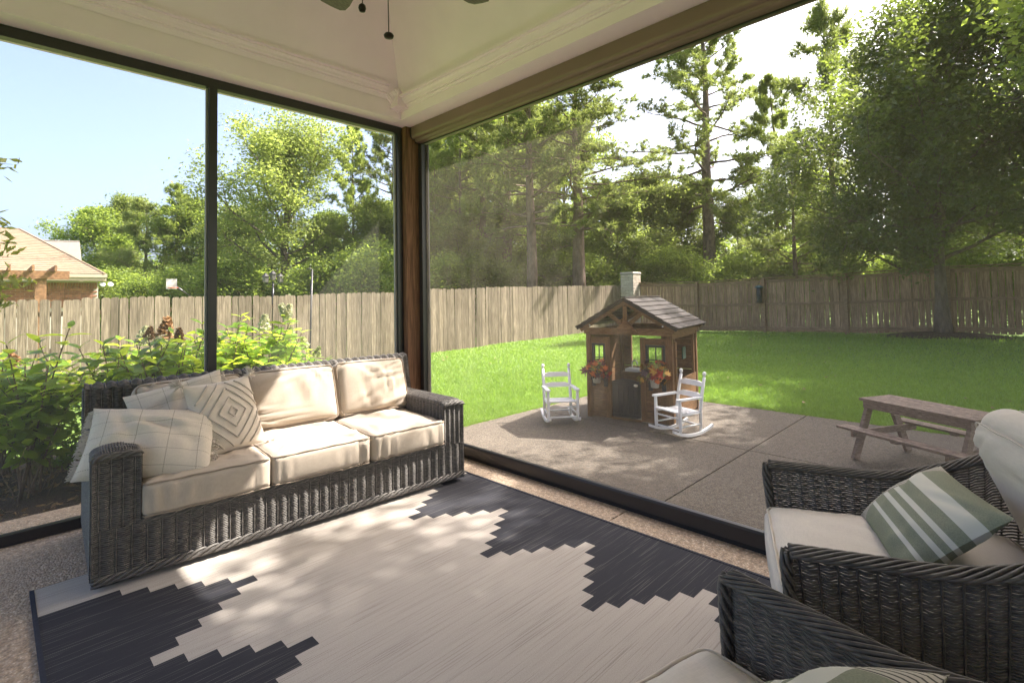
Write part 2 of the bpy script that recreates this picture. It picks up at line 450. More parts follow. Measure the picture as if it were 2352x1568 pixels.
m_mesh = screen_material('fibreglass insect mesh', .125, (.55, .52, .45))
m_mesh2 = screen_material('woven shade mesh', .12, (.46, .41, .32))
m_trim = plain('pale screen spline trim', (.30, .28, .25), .5, .05)  # pale tone puts the light on the frame's side face into the colour
scr = thing('screen_panel', 'dark framed insect screen with one mullion behind the wicker sofa', 'screen', (0, Y_TRACK, 0))
FD = .05
MB().box((.30, FD/2, Z_SOF-.035), (4.76, FD, .066)).build('top_rail', m_bronze, scr)
MB().box((.30, FD/2+.055, Z_SOF-.028), (4.76, FD, .050)).build('top_channel', m_bronze, scr)
MB().box((.30, FD/2, .032), (4.76, FD, .060)).build('bottom_rail', m_bronze, scr)
MB().box((.30, FD+.006, .028), (4.76, .012, .045)).build('bottom_lip', m_trim, scr)
mxw = W(489, 500, Y=Y_TRACK).x
MB().box((mxw, FD/2, Z_SOF/2), (.055, FD, Z_SOF-.136)).build('mullion', m_bronze, scr)
MB().box((mxw-.034, FD/2+.012, Z_SOF/2), (.012, .02, Z_SOF-.138)).build('lit_face', m_trim, scr)
MB().box((PX-.0285, FD/2, Z_SOF/2), (.053, FD, Z_SOF-.136)).build('side_rail', m_bronze, scr)
MB().box((PX-.064, FD/2+.012, Z_SOF/2), (.016, .02, Z_SOF-.138)).build('lit_face', m_trim, scr)  # pale strip painted as the lit side face of this rail
for x0, x1 in ((-2.05, mxw-.03), (mxw+.03, PX-.057)):
    quad([(x0, FD*.6, .06), (x1, FD*.6, .06), (x1, FD*.6, Z_SOF-.07), (x0, FD*.6, Z_SOF-.07)]).build('screen_mesh', m_mesh, scr)

# ------------------------------------------------------------------ roll-down screen in the right opening
rs = thing('roll_down_screen', 'roll down screen with rounded taupe housing and black bottom bar', 'screen', (X_TRACK, 0, 0))
prof = [(-.085, -.002), (.09, -.002), (.09, -.135), (.036, -.140)] + [(-.020-.020*math.sin(math.pi/2*k/5), -.122-.018*math.cos(math.pi/2*k/5)) for k in range(6)] + [(-.046, -.112)] + [(-.060-.025*math.sin(math.pi/2*k/6), -.080-.032*math.cos(math.pi/2*k/6)) for k in range(7)]
YE = PY-.004
MB().prism(prof, (0, -2.6, Z_SOF), (1, 0, 0), (0, 0, 1), (0, 1, 0), YE-.012+2.6).build('housing', m_taupe, rs)
MB().prism([(x*1.03-.001, z*1.02-.001) for x, z in prof], (0, YE-.012, Z_SOF), (1, 0, 0), (0, 0, 1), (0, 1, 0), .012).build('end_cap', m_bronze, rs)
MB().box((.027, (YE-.02-2.6)/2, Z_SOF-.142), (.016, YE-.02+2.6, .014)).build('screen_slot', m_bronze, rs)
MB().box((.026, YE-.028, (Z_SOF-.15)/2), (.052, .052, Z_SOF-.152)).build('side_track', m_bronze, rs)
MB().box((.060, YE-.040, (Z_SOF-.15)/2), (.012, .078, Z_SOF-.154)).build('side_track_lip', m_bronze, rs)
bbar = [(-.006, .022), (.030, .022), (.030, .100), (-.006, .100)]
MB().prism([(-.012, .024), (.030, .024), (.034, .04), (.034, .104), (.022, .108), (-.004, .108), (-.012, .096)], (0, -2.6, 0), (1, 0, 0), (0, 0, 1), (0, 1, 0), YE-.06+2.6).build('bottom_bar', m_bronze, rs)
MB().box((.012, (YE-.06-2.6)/2, .012), (.05, YE-.06+2.6, .022)).build('bottom_strip', plain('black strip', (.012, .012, .012), .7, .1), rs)  # black strip filling the space below the bottom bar
quad([(.036, -2.6, .10), (.036, YE-.06, .10), (.036, YE-.06, Z_SOF-.142), (.036, -2.6, Z_SOF-.142)]).build('screen_mesh', m_mesh2, rs)

# ------------------------------------------------------------------ rug
def rug_material(name, base, lo, hi, amt, dash):
    g = N(name)
    a = g.noise(g.pos((2.2, 190, 1)), 1.0, 2, .5)
    b = g.noise(g.pos((1.1, 60, 1)), 1.0, 3, .6)
    wx = g.n('ShaderNodeTexWave', wave_type='BANDS', bands_direction='X'); wx.inputs['Scale'].default_value = 55; g.l(g.pos(), wx.inputs['Vector'])
    col = g.ramp(b, [(.3, sc(base, .94)), (.7, sc(base, 1.05))])
    m1 = g.ramp(a, [(.60, 0.0), (.625, amt)])
    m1d = g.mix(dash, m1, g.mix(1.0, m1, wx.outputs['Color'], 'MULTIPLY'))
    col = g.mix(m1d, col, hi)
    col = g.mix(g.ramp(b, [(.62, 0.0), (.68, amt*.4)]), col, lo)
    fine = g.noise(g.pos((260, 260, 1)), 1.0, 2)
    col = g.mix(.18, col, g.ramp(fine, [(.35, sc(base, .5)), (.65, sc(base, 1.4))]))
    g.col(col); g.set(.9, 0, .2); g.bump(fine, .35, .002)
    return g.m
m_rug_l = rug_material('rug ivory weave', (.43, .385, .335), (.34, .295, .25), (.16, .132, .112), .85, .9)
m_rug_d = rug_material('rug charcoal weave', (.036, .036, .042), (.020, .020, .026), (.22, .20, .175), .55, .5)
m_rug_e = plain('rug navy binding', (.022, .024, .036), .85, .2, 60)
rug = thing('area_rug', 'ivory rug with stepped charcoal zigzags along both sides, in front of the sofa', 'rug', (0, 0, 0))
RX0, RX1, RY0, RY1, RT = .152, 2.560, .22, 3.335, .012
bm_l, bm_d, bm_d2 = MB(), MB(), MB()
def rug_cell(x0, x1, y0, y1, dark):
    (bm_l if not dark else (bm_d if x0 < 1 else bm_d2)).add(np.array([(x0, y0, RT), (x1, y0, RT), (x1, y1, RT), (x0, y1, RT)]), np.array([(0, 1, 2, 3)]))
SY, SX, Y0 = .0657, .0955, 2.678
tri_ = lambda j: (j % 10) if (j % 10) <= 5 else 10-(j % 10)
for j in range(-11, 40):
    yt, yb = Y0-(j-.5)*SY, Y0-(j+.5)*SY
    yt, yb = min(yt, RY1), max(yb, RY0)
    if yb >= yt: continue
    if yt > 3.075:
        rug_cell(RX0, 2.25, yb, yt, False); rug_cell(2.25, RX1, yb, yt, False); continue
    k = tri_(j)
    xl, xr = .913-SX*k, 1.803+SX*k
    rug_cell(RX0, xl, yb, yt, True); rug_cell(xl, xr, yb, yt, False); rug_cell(xr, RX1, yb, yt, True)
bm_l.build('ivory_field', m_rug_l, rug); bm_d.build('charcoal_steps', m_rug_d, rug); bm_d2.build('charcoal_steps', m_rug_d, rug)
MB().box(((RX0+RX1)/2, (RY0+RY1)/2, RT/2), (RX1-RX0+.006, RY1-RY0+.006, RT-.001)).build('backing', m_rug_e, rug)
MB().box((RX0-.006, (RY0+RY1)/2, .0075), (.016, RY1-RY0, .015)).build('binding', m_rug_e, rug)
MB().box((RX1+.006, (RY0+RY1)/2, .0075), (.016, RY1-RY0, .015)).build('binding', m_rug_e, rug)

# ------------------------------------------------------------------ grass blades, denser towards the house
m_grass = foliage('grass blades', (.10, .178, .03), (.215, .330, .066), (.32, .50, .06), .35, .35, 14, 0)
def grass(n):
    pts = []
    while sum(map(len, pts)) < n:
        m = 400000
        x = rng.uniform(2.5, 19.3, m); y = rng.uniform(-3, 12.1, m)
        ok = ~((x < 6.64) & (y < 4.44)) & ~((y < 6.9) & (x < 3.6-np.maximum(0, y-5.6)*.55))
        d = np.hypot(np.maximum(0, x-6.6), np.maximum(0, y-4.4))
        ok &= rng.uniform(size=m) < 1/(1+(d/1.6)**1.7)
        pts.append(np.stack([x, y], -1)[ok])
    p = np.concatenate(pts)[:n]
    # ragged fringe along the patio edge
    k = 16000
    t = rng.uniform(size=k)
    e1 = np.stack([rng.uniform(2.9, 6.64, k//2), 4.43+np.abs(rng.normal(0, .03, k//2))], -1)
    e2 = np.stack([6.63+np.abs(rng.normal(0, .03, k//2)), rng.uniform(-2.5, 4.45, k//2)], -1)
    p = np.concatenate([p, e1, e2]); n = len(p)
    z = ground_z(p[:, 0], p[:, 1])
    d = np.hypot(np.maximum(0, p[:, 0]-6.6), np.maximum(0, p[:, 1]-4.4))
    h = rng.uniform(.035, .065, n)*(1+d*.03); h[-k:] = rng.uniform(.05, .10, k)
    w = .0035*(1+d*.35)
    an = rng.uniform(0, 6.283, n); le = rng.normal(0, .5, (n, 2))*h[:, None]
    b = np.stack([p[:, 0], p[:, 1], z-.004], -1)
    sd = np.stack([np.cos(an)*w, np.sin(an)*w, np.zeros(n)], -1)
    tip = b + np.stack([le[:, 0], le[:, 1], h], -1)
    V = np.stack([b-sd, b+sd, tip], 1).reshape(-1, 3)
    o = fast_mesh('grass', V, np.arange(3*n).reshape(-1, 3), m_grass); o['kind'] = 'stuff'
    tag(o, 'short mown green grass of the back lawn', 'grass')
grass(230000)
# ------------------------------------------------------------------ woven wicker
def wicker_material(name, c1, c2, rough=.58):
    g = N(name); v = g.pos()
    f = g.noise(g.pos((30, 30, 120)), 1.0, 3)
    f2 = g.noise(v, 5, 3)
    col = g.ramp(f, [(.3, c1), (.7, c2)])
    col = g.mix(g.ramp(f2, [(.4, 0.0), (.8, .5)]), col, sc(c2, 1.25))
    g.col(col); g.set(rough, 0, .5)
    return g.m
m_wick = wicker_material('grey brown resin wicker', (.052, .046, .041), (.150, .134, .116))
m_wick2 = wicker_material('charcoal resin wicker', (.046, .039, .032), (.135, .116, .094), .55)
m_core = plain('dark core', (.012, .011, .010), .8, .2)
def weave(mb, P, L, Hh, pitch=.011, stake=.045, r=.0048, amp=.0065, sides=5, flat=.8, seg=6, stakes=True, alt=0):
    """strands running along s over and under stakes along t; P(s,t) -> (...,3) with s,t in 0..1"""
    rows = max(2, int(round(Hh/pitch))); ns = max(2, int(round(L/stake))); n = ns*seg+1
    s = np.linspace(0, 1, n); e = 1e-3
    th = np.arange(sides)*2*math.pi/sides
    for i in range(rows):
        t = (i+.5)/rows
        tt = np.full(n, t)
        c = P(s, tt)
        ds = P(np.minimum(s+e, 1), tt)-P(np.maximum(s-e, 0), tt); dt = P(s, np.minimum(tt+e, 1))-P(s, np.maximum(tt-e, 0))
        nn = np.cross(ds, dt); nn /= np.linalg.norm(nn, axis=1, keepdims=True)+1e-12
        tv = dt/(np.linalg.norm(dt, axis=1, keepdims=True)+1e-12)
        jit = rng.normal(0, .0006, (n, 1))
        c = c + nn*(amp*(np.sin(math.pi*ns*s+math.pi*(i % 2)) if alt else np.cos(2*math.pi*ns*s+.18*math.sin(i*1.7))*.9))[:, None] + tv*jit
        V = c[:, None, :] + r*(np.cos(th)[None, :, None]*nn[:, None, :]*flat + np.sin(th)[None, :, None]*tv[:, None, :])
        a = np.arange(n-1)[:, None]; j = np.arange(sides)[None, :]; j2 = (j+1) % sides
        F = np.stack([a*sides+j, a*sides+j2, (a+1)*sides+j2, (a+1)*sides+j], -1).reshape(-1, 4)
        mb.add(V.reshape(-1, 3), F)
    if stakes:
        t = np.linspace(0, 1, 7)
        for k in range(ns+1):
            # nodes of the wave, where strands cross the stake plane, lie half way
            sv = np.full(7, min(1, max(0, (k+(.5 if not alt else .5))/ns)))
            mb.tube(P(sv, t), r*.8, 4, cap=False)
    return mb
def bil(p00, p10, p11, p01):
    """bilinear patch, s along p00->p10, t along p00->p01"""
    p00, p10, p11, p01 = [np.array(q, float) for q in (p00, p10, p11, p01)]
    return lambda s, t: (p00*(1-s)[:, None]*(1-t)[:, None] + p10*s[:, None]*(1-t)[:, None] + p11*s[:, None]*t[:, None] + p01*(1-s)[:, None]*t[:, None])
def braid(mb, path, rx=.022, rz=.013, strands=5, turn=.16, r=.0065, sides=5, up=(0, 0, 1), step=.012):
    """plaited rim: strands winding round a flat oval core"""
    path = np.asarray(path, float)
    d = np.r_[0, np.cumsum(np.linalg.norm(np.diff(path, axis=0), axis=1))]
    n = max(4, int(d[-1]/step)); q = np.linspace(0, d[-1], n)
    C = np.stack([np.interp(q, d, path[:, k]) for k in range(3)], -1)
    T = np.gradient(C, axis=0); T /= np.linalg.norm(T, axis=1, keepdims=True)
    U = np.array(up, float)[None, :]; U = U-(U*T).sum(1, keepdims=True)*T; U /= np.linalg.norm(U, axis=1, keepdims=True)+1e-9
    S = np.cross(T, U)
    for k in range(strands):
        a = q/turn*2*math.pi+2*math.pi*k/strands
        mb.tube(C+S*(np.cos(a)*rx)[:, None]+U*(np.sin(a)*rz)[:, None], r, sides, cap=True)
    mb.tube(C, max(.004, min(rx, rz)*.75), 5)
    return mb

# ------------------------------------------------------------------ cushions and pillows
def fabric(name, c, var=.06, scale=260, rough=.9, orand=0.0):
    g = N(name); v = g.pos()
    f = g.noise(g.pos((1, 1, 1), 'obj'), scale, 2); f2 = g.noise(v, 3, 3)
    a = g.noise(g.pos((500, 30, 500), 'obj'), 1.0, 2); b = g.noise(g.pos((30, 500, 30), 'obj'), 1.0, 2)
    w = g.math('ADD', g.math('MULTIPLY', a, .5), g.math('MULTIPLY', b, .5))
    col = g.ramp(w, [(.35, sc(c, 1-var*1.6)), (.65, sc(c, 1+var))])
    col = g.mix(g.ramp(f2, [(.4, 0.0), (.8, .35)]), col, sc(c, .88))
    g.col(col); g.set(rough, 0, .15)
    g.b.inputs['Sheen Weight'].default_value = .15
    g.bump(w, .25, .0015)
    return g.m
m_linen = fabric('beige outdoor canvas', (.45, .375, .295))
m_pipe = fabric('beige canvas piping', (.30, .24, .18))
m_ivory = fabric('ivory canvas', (.66, .595, .51))
m_ivpipe = fabric('ivory piping', (.58, .52, .44))
_cg = {}
def cube_grid(n):
    if n in _cg: return _cg[n]
    u = np.linspace(-1, 1, n)
    A, B = np.meshgrid(u, u, indexing='ij'); O = np.ones_like(A)
    V, F, off = [], [], 0
    i = np.arange(n-1)[:, None]; j = np.arange(n-1)[None, :]
    q = np.stack([i*n+j, (i+1)*n+j, (i+1)*n+j+1, i*n+j+1], -1).reshape(-1, 4)
    for k, (X, Y, Z, fl) in enumerate([(A, B, O, 0), (A, B, -O, 1), (O, A, B, 0), (-O, A, B, 1), (B, O, A, 0), (B, -O, A, 1)]):
        V.append(np.stack([X, Y, Z], -1).reshape(-1, 3)); F.append((q[:, ::-1] if fl else q)+off); off += n*n
    V = np.concatenate(V); F = np.concatenate(F)
    _, idx, inv = np.unique(np.round(V, 6), axis=0, return_index=True, return_inverse=True)
    _cg[n] = (V[idx], inv.reshape(-1)[F]); return _cg[n]
def cushion_shape(w, d, h, r=.04, puff=.03, seed=1, n=26, wrinkle=.006, sag=0.0):
    V, F = cube_grid(n)
    half = np.array([w/2, d/2, h/2]); Q = np.sign(V)*np.abs(V)**.8*half
    inner = np.clip(Q, -(half-r), half-r); dd = Q-inner
    ln = np.linalg.norm(dd, axis=1, keepdims=True)
    P = inner+r*dd/(ln+1e-9)
    x, y, z = V[:, 0], V[:, 1], V[:, 2]
    bul = (1-np.abs(x)**3)*(1-np.abs(y)**3)
    P[:, 2] += puff*bul*z - sag*np.exp(-(x**2+y**2)*2)*(z > .5)
    sb = (1-np.abs(z)**2)
    P[:, 0] += np.sign(x)*(np.abs(x) > .95)*.012*sb*(1-y**2)
    P[:, 1] += np.sign(y)*(np.abs(y) > .95)*.012*sb*(1-x**2)
    # folds pulling from the seams
    rr = np.random.default_rng(seed)
    for _ in range(11):
        a = rr.uniform(0, math.pi); cx, cy = rr.uniform(-1, 1, 2); k = rr.uniform(12, 30)
        t = (x-cx)*math.cos(a)+(y-cy)*math.sin(a); o = -(x-cx)*math.sin(a)+(y-cy)*math.cos(a)
        g = np.exp(-(o/.45)**2-(t/.22)**2)*np.sin(k*t)
        P[:, 2] += wrinkle*g*np.sign(z)*(np.abs(z) > .6)
    for _ in range(6):
        cx = rr.uniform(-.9, .9); k = rr.uniform(12, 30)
        g = np.exp(-((x-cx)/.16)**2)*np.sin(k*(x-cx)+z*rr.uniform(-1.5, 1.5))
        P[:, 1] += -wrinkle*.9*g*(y < -.9)*(1-z**2)
    return P, F
def rounded_loop(hx, hy, r, z, n=6):
    pts = []
    for cx, cy, a0 in ((hx-r, hy-r, 0), (-hx+r, hy-r, 90), (-hx+r, -hy+r, 180), (hx-r, -hy+r, 270)):
        for k in range(n+1):
            a = R(a0+90*k/n); pts.append((cx+r*math.cos(a), cy+r*math.sin(a), z))
    out = []
    for a, b in zip(pts, pts[1:]+pts[:1]):
        m = max(1, int(math.dist(a, b)/.03))
        for k in range(m): out.append(tuple(a[i]+(b[i]-a[i])*k/m for i in range(3)))
    return np.array(out)
def cushion(name, parent, M, w, d, h, mat, pmat, r=.04, puff=.03, seed=1, wrinkle=.006, pr=.0048, sag=0):
    P, F = cushion_shape(w, d, h, r, puff, seed, wrinkle=wrinkle, sag=sag)
    o = MB().add(P, F).build(name, mat, parent, True); o.matrix_local = M
    pm = MB(); k = .293*r
    for sgn in (1, -1):
        L = rounded_loop(w/2-k+.004, d/2-k+.004, r*.75, 0)
        hx, hy = w/2, d/2
        x, y = np.clip(L[:, 0]/hx, -1, 1), np.clip(L[:, 1]/hy, -1, 1)
        L[:, 2] = sgn*(h/2-k+.003) + sgn*puff*(1-np.abs(x)**3)*(1-np.abs(y)**3)*.8
        L[:, 2] += .002*np.sin(L[:, 0]*40+seed)+.002*np.sin(L[:, 1]*33+seed*2)
        pm.tube(L, pr, 6, closed=True)
    p = pm.build('piping', pmat, o, True)
    return o
def pillow_surface(w, h, T, n=34, seed=1, crush=.022):
    """front and back of a knife-edge pillow in its own x,y plane, z is thickness; returns V,F,uv"""
    u = np.linspace(-1, 1, n); U, Vv = np.meshgrid(u, u, indexing='ij')
    U = np.sign(U)*np.abs(U)**.85; Vv = np.sign(Vv)*np.abs(Vv)**.85
    prof = (np.clip(1-np.abs(U)**2.4, 0, 1)**.55)*(np.clip(1-np.abs(Vv)**2.4, 0, 1)**.55)
    X = w/2*U*(1-.055*(1-Vv**2)*np.abs(U)); Y = h/2*Vv*(1-.055*(1-U**2)*np.abs(Vv))
    rr = np.random.default_rng(seed); Z = T/2*prof
    for _ in range(6):
        a = rr.uniform(0, 3.14); cx, cy = rr.uniform(-.8, .8, 2); t = (U-cx)*math.cos(a)+(Vv-cy)*math.sin(a); o = -(U-cx)*math.sin(a)+(Vv-cy)*math.cos(a)
        Z = Z+crush*np.exp(-(o/.6)**2-(t/.25)**2)*np.sin(rr.uniform(8, 20)*t)*prof
    V = np.concatenate([np.stack([X, Y, Z], -1).reshape(-1, 3), np.stack([X, Y, -Z*.9], -1).reshape(-1, 3)])
    i = np.arange(n-1)[:, None]; j = np.arange(n-1)[None, :]
    q = np.stack([i*n+j, (i+1)*n+j, (i+1)*n+j+1, i*n+j+1], -1).reshape(-1, 4)
    F = np.concatenate([q, q[:, ::-1]+n*n])
    uv = np.concatenate([np.stack([(U+1)/2, (Vv+1)/2], -1).reshape(-1, 2)]*2)
    def on(uq, vq, lift=0.004):
        """point on the front face"""
        uq = np.asarray(uq, float); vq = np.asarray(vq, float)
        pf = (np.clip(1-np.abs(uq)**2.4, 0, 1)**.55)*(np.clip(1-np.abs(vq)**2.4, 0, 1)**.55)
        return np.stack([w/2*uq*(1-.055*(1-vq**2)*np.abs(uq)), h/2*vq*(1-.055*(1-uq**2)*np.abs(vq)), T/2*pf+lift], -1)
    return V, F, uv, on

# ------------------------------------------------------------------ sofa
sofa = thing('sofa', 'long grey wicker sofa with beige cushions standing on the rug edge', 'sofa', (.335, 3.090, 0), math.atan2(-.129, 2.112))
SL_, SD_ = 2.125, .90
ZB = .062
AH = (.648, .600)      # the two arms
AW = (.185, .165)
bm = MB(); weave(bm, bil((0, 0, ZB), (SL_, 0, ZB), (SL_, 0, .285), (0, 0, .285)), SL_, .225, .0092, .060, .0044, .0052)
bm.build('base_front', m_wick, sofa, True)
bm = MB(); braid(bm, [(0, -.006, ZB-.004), (SL_, -.006, ZB-.004)], .012, .016, 4, .22, .0075); bm.build('base_rim', m_wick, sofa, True)
bm = MB(); braid(bm, [(AW[0], .004, .290), (SL_-AW[1], .004, .290)], .010, .010, 3, .20, .006); bm.build('base_top_rim', m_wick, sofa, True)
def sofa_arm(side):
    bm = MB(); h = AH[side]; aw = AW[side]
    xo = 0 if side == 0 else SL_; sg = 1 if side == 0 else -1
    xi = xo+sg*aw; cap = .035; hb = h-.01
    # front face
    p = (bil((xo, 0, .285), (xi, 0, .285), (xi, 0, h-cap), (xo, 0, h-cap)) if side == 0 else bil((xi, 0, .285), (xo, 0, .285), (xo, 0, h-cap), (xi, 0, h-cap)))
    weave(bm, p, aw, h-cap-.285, .0092, .046, .0044, .0046)
    # outer side and inner side
    weave(bm, bil((xo, SD_, ZB), (xo, 0, ZB), (xo, 0, h-cap), (xo, SD_, hb-cap)) if side == 0 else bil((xo, 0, ZB), (xo, SD_, ZB), (xo, SD_, hb-cap), (xo, 0, h-cap)), SD_, h-cap-ZB, .0092, .046, .0044, .0046)
    weave(bm, bil((xi, 0, .30), (xi, SD_-.12, .30), (xi, SD_-.12, hb-cap), (xi, 0, h-cap)) if side == 0 else bil((xi, SD_-.12, .30), (xi, 0, .30), (xi, 0, h-cap), (xi, SD_-.12, hb-cap)), SD_-.12, h-cap-.30, .0092, .046, .0044, .0046)
    # rounded top, strands run front to back
    def top(s, t):
        a = math.pi*t
        x = xo+sg*aw*(.5-.5*np.cos(a)) if side == 0 else xo+sg*aw*(.5+.5*np.cos(a))
        y = SD_*(1-s) if side == 0 else SD_*(1-s)
        y = y + 0*t
        z = (h*s+hb*(1-s))-cap+cap*1.15*np.sin(a)**.7
        fr = np.clip((s-.93)/.07, 0, 1); z = z-fr**2*cap*.8
        return np.stack([x, y, z], -1)
    weave(bm, top, SD_, aw*1.35, .0100, .046, .0048, .0046)
    arch_ = [(xo+sg*aw*(.5-.5*math.cos(a)), -.006, h-cap-.004+cap*.55*math.sin(a)**.7) for a in np.linspace(0, math.pi, 15)]
    braid(bm, arch_, .012, .010, 3, .14, .0062, up=(0, 1, 0))
    bm.build('arm', m_wick, sofa, True)
sofa_arm(0); sofa_arm(1)
bm = MB(); BT = .845
weave(bm, bil((0, .735, .30), (SL_, .735, .30), (SL_, .800, BT), (0, .800, BT)), SL_, BT-.30, .0092, .052, .0044, .0060)
weave(bm, bil((SL_, SD_, ZB), (0, SD_, ZB), (0, SD_+.01, BT), (SL_, SD_+.01, BT)), SL_, BT-ZB, .0145, .062, .0058, .0085)
for x, sg in ((0, 0), (SL_, 1)):
    pz = [(x, .735, .5), (x, SD_, .5), (x, SD_+.01, BT), (x, .80, BT)]
    weave(bm, bil(*(pz if sg else (pz[1], pz[0], pz[3], pz[2]))), .13, BT-.5, .0135, .05, .0058, .0070)
def btop(s, t):
    a = math.pi*t
    return np.stack([SL_*s, .80+.11*(.5-.5*np.cos(a)), BT+.024*np.sin(a)], -1)
weave(bm, btop, SL_, .15, .0125, .062, .0058, .0080)
bm.build('backrest', m_wick, sofa, True)
bm = MB(); bm.box((SL_/2, SD_/2, .165), (SL_-.03, SD_-.03, .20)); bm.box((SL_/2, .845, .5), (SL_-.04, .055, .62))
for side in (0, 1):
    aw = AW[side]; x = aw/2 if side == 0 else SL_-aw/2
    bm.box((x, SD_/2, .33+(AH[side]-.6)/2), (aw-.03, SD_-.03, .50+(AH[side]-.6)))
bm.build('frame', m_core, sofa)  # dark filler box, blocks light so gaps in the weave look shaded
for x in (.10, SL_-.12):
    for y in (.10, SD_-.10):
        MB().box((x, y, .031), (.17 if y < .5 else .14, .12, .058)).build('leg', plain('black leg', (.012, .011, .010), .6, .1) if 'black leg' not in bpy.data.materials else bpy.data.materials['black leg'], sofa)
xs_ = [AW[0]+.008, .785, 1.385, SL_-AW[1]-.005]
for k in range(3):
    w_ = xs_[k+1]-xs_[k]; c = (xs_[k]+xs_[k+1])/2
    cushion('seat_cushion', sofa, Matrix.Translation((c, .345, .387)) @ Matrix.Rotation(R(-.8+.5*k), 4, 'Z'), w_-.004, .75, .165, m_linen, m_pipe, .030, .022, 11+k, .0085)
bx_ = [AW[0]+.03, .80, 1.42, SL_-AW[1]+.04]
for k in range(3):
    w_ = bx_[k+1]-bx_[k]; c = (bx_[k]+bx_[k+1])/2
    M = Matrix.Translation((c, .655, .660)) @ Matrix.Rotation(R(-1+k), 4, 'Y') @ Matrix.Rotation(R(72), 4, 'X')
    cushion('back_cushion', sofa, M, w_-.006, .40, .155, m_linen, m_pipe, .045, .042, 21+k, .0115)

# ------------------------------------------------------------------ throw pillows
def pillow_mat(name, base, kind):
    g = N(name); uv = g.n('ShaderNodeTexCoord').outputs['UV']
    sep = g.n('ShaderNodeSeparateXYZ'); g.l(uv, sep.inputs[0]); u, v = sep.outputs[0], sep.outputs[1]
    wv = g.noise(g.pos((300, 300, 300), 'obj'), 1.0, 2)
    col = g.ramp(wv, [(.35, sc(base, .85)), (.65, sc(base, 1.08))])
    def band(x, c, w):                                    # 1 inside |x-c|<w
        return g.math('LESS_THAN', g.math('ABSOLUTE', g.math('SUBTRACT', x, c)), w)
    if kind == 'grid':
        fu = g.math('FRACT', g.math('MULTIPLY', u, 4.0)); fv = g.math('FRACT', g.math('MULTIPLY', v, 5.0))
        du = g.math('GREATER_THAN', g.math('FRACT', g.math('MULTIPLY', v, 46.0)), .45)
        dv = g.math('GREATER_THAN', g.math('FRACT', g.math('MULTIPLY', u, 60.0)), .45)
        l1 = g.math('MULTIPLY', band(fu, .5, .014), du); l2 = g.math('MULTIPLY', band(fv, .5, .018), dv)
        col = g.mix(g.math('MULTIPLY', g.math('MAXIMUM', l1, l2), .8), col, (.16, .125, .09))
    else:                                                # sage stripes along the length
        m = None
        for c, w in ((.22, .022), (.38, .026), (.50, .026), (.72, .075)):
            b = band(v, c, w); m = b if m is None else g.math('MAXIMUM', m, b)
        col = g.mix(m, col, (.60, .58, .50))
        eb = g.math('LESS_THAN', u, .20)
        col = g.mix(eb, col, (.50, .46, .38))
        fl = g.math('FRACT', g.math('MULTIPLY', u, 34.0))
        col = g.mix(g.math('MULTIPLY', eb, band(fl, .5, .16)), col, (.10, .095, .08))
    g.col(col); g.set(.95, 0, .1); g.bump(wv, .3, .0015)
    return g.m
m_grid = pillow_mat('natural cotton with stitched grid', (.62, .545, .45), 'grid')
m_sage = pillow_mat('sage striped cotton', (.255, .265, .19), 'stripe')
m_tuft = fabric('natural cotton', (.60, .525, .435))
m_tuftline = fabric('tufted cotton yarn', (.56, .485, .40))
def pillow(name, label, M, w, h, T, mat, seed, group=None, crush=.014):
    V, F, uv, on = pillow_surface(w, h, T, seed=seed, crush=crush)
    root = thing(name, label, 'pillow', (0, 0, 0), 0, group); root.matrix_world = M
    MB().add(V, F).build('cover', mat, root, True, uv)
    return root, on
def frame_from(center, ex, ey):
    ex = Vector(ex).normalized(); ey = Vector(ey); ey = (ey-ex*ey.dot(ex)).normalized(); ez = ex.cross(ey)
    return basis(ex, ey, ez, center)
def fringe(root, w, h, side, seed):
    """loose threads along one short edge"""
    mb = MB(); rr = np.random.default_rng(seed)
    for k in range(170):
        y = (rr.uniform(-1, 1))*h/2*.93
        x = side*w/2*.93; L = rr.uniform(.03, .045)
        z0 = rr.normal(0, .002)
        pts = [(x, y, z0), (x+side*L*.4, y+rr.normal(0, .003), z0+rr.normal(0, .003)), (x+side*L*.75, y+rr.normal(0, .005), z0-.006+rr.normal(0, .004)), (x+side*L, y+rr.normal(0, .008), z0-.016+rr.normal(0, .006))]
        mb.tube(pts, [.0024, .0022, .002, .0014], 3, cap=False)
    mb.build('fringe', m_tuft, root, True)
def tassel(root, p, out, seed):
    mb = MB(); rr = np.random.default_rng(seed); p = np.array(p); out = np.array(out)/np.linalg.norm(out)
    mb.lathe([(.002, -.004), (.010, 0), (.013, .008), (.009, .016), (.006, .020)], p, 8)
    for k in range(90):
        d = out+rr.normal(0, .55, 3); d /= np.linalg.norm(d); L = rr.uniform(.035, .06)
        mb.tube([p, p+d*L*.55, p+d*L+np.array([0, 0, -.008])], [.0022, .002, .0014], 3, cap=False)
    mb.build('tassel', m_tuft, root, True)
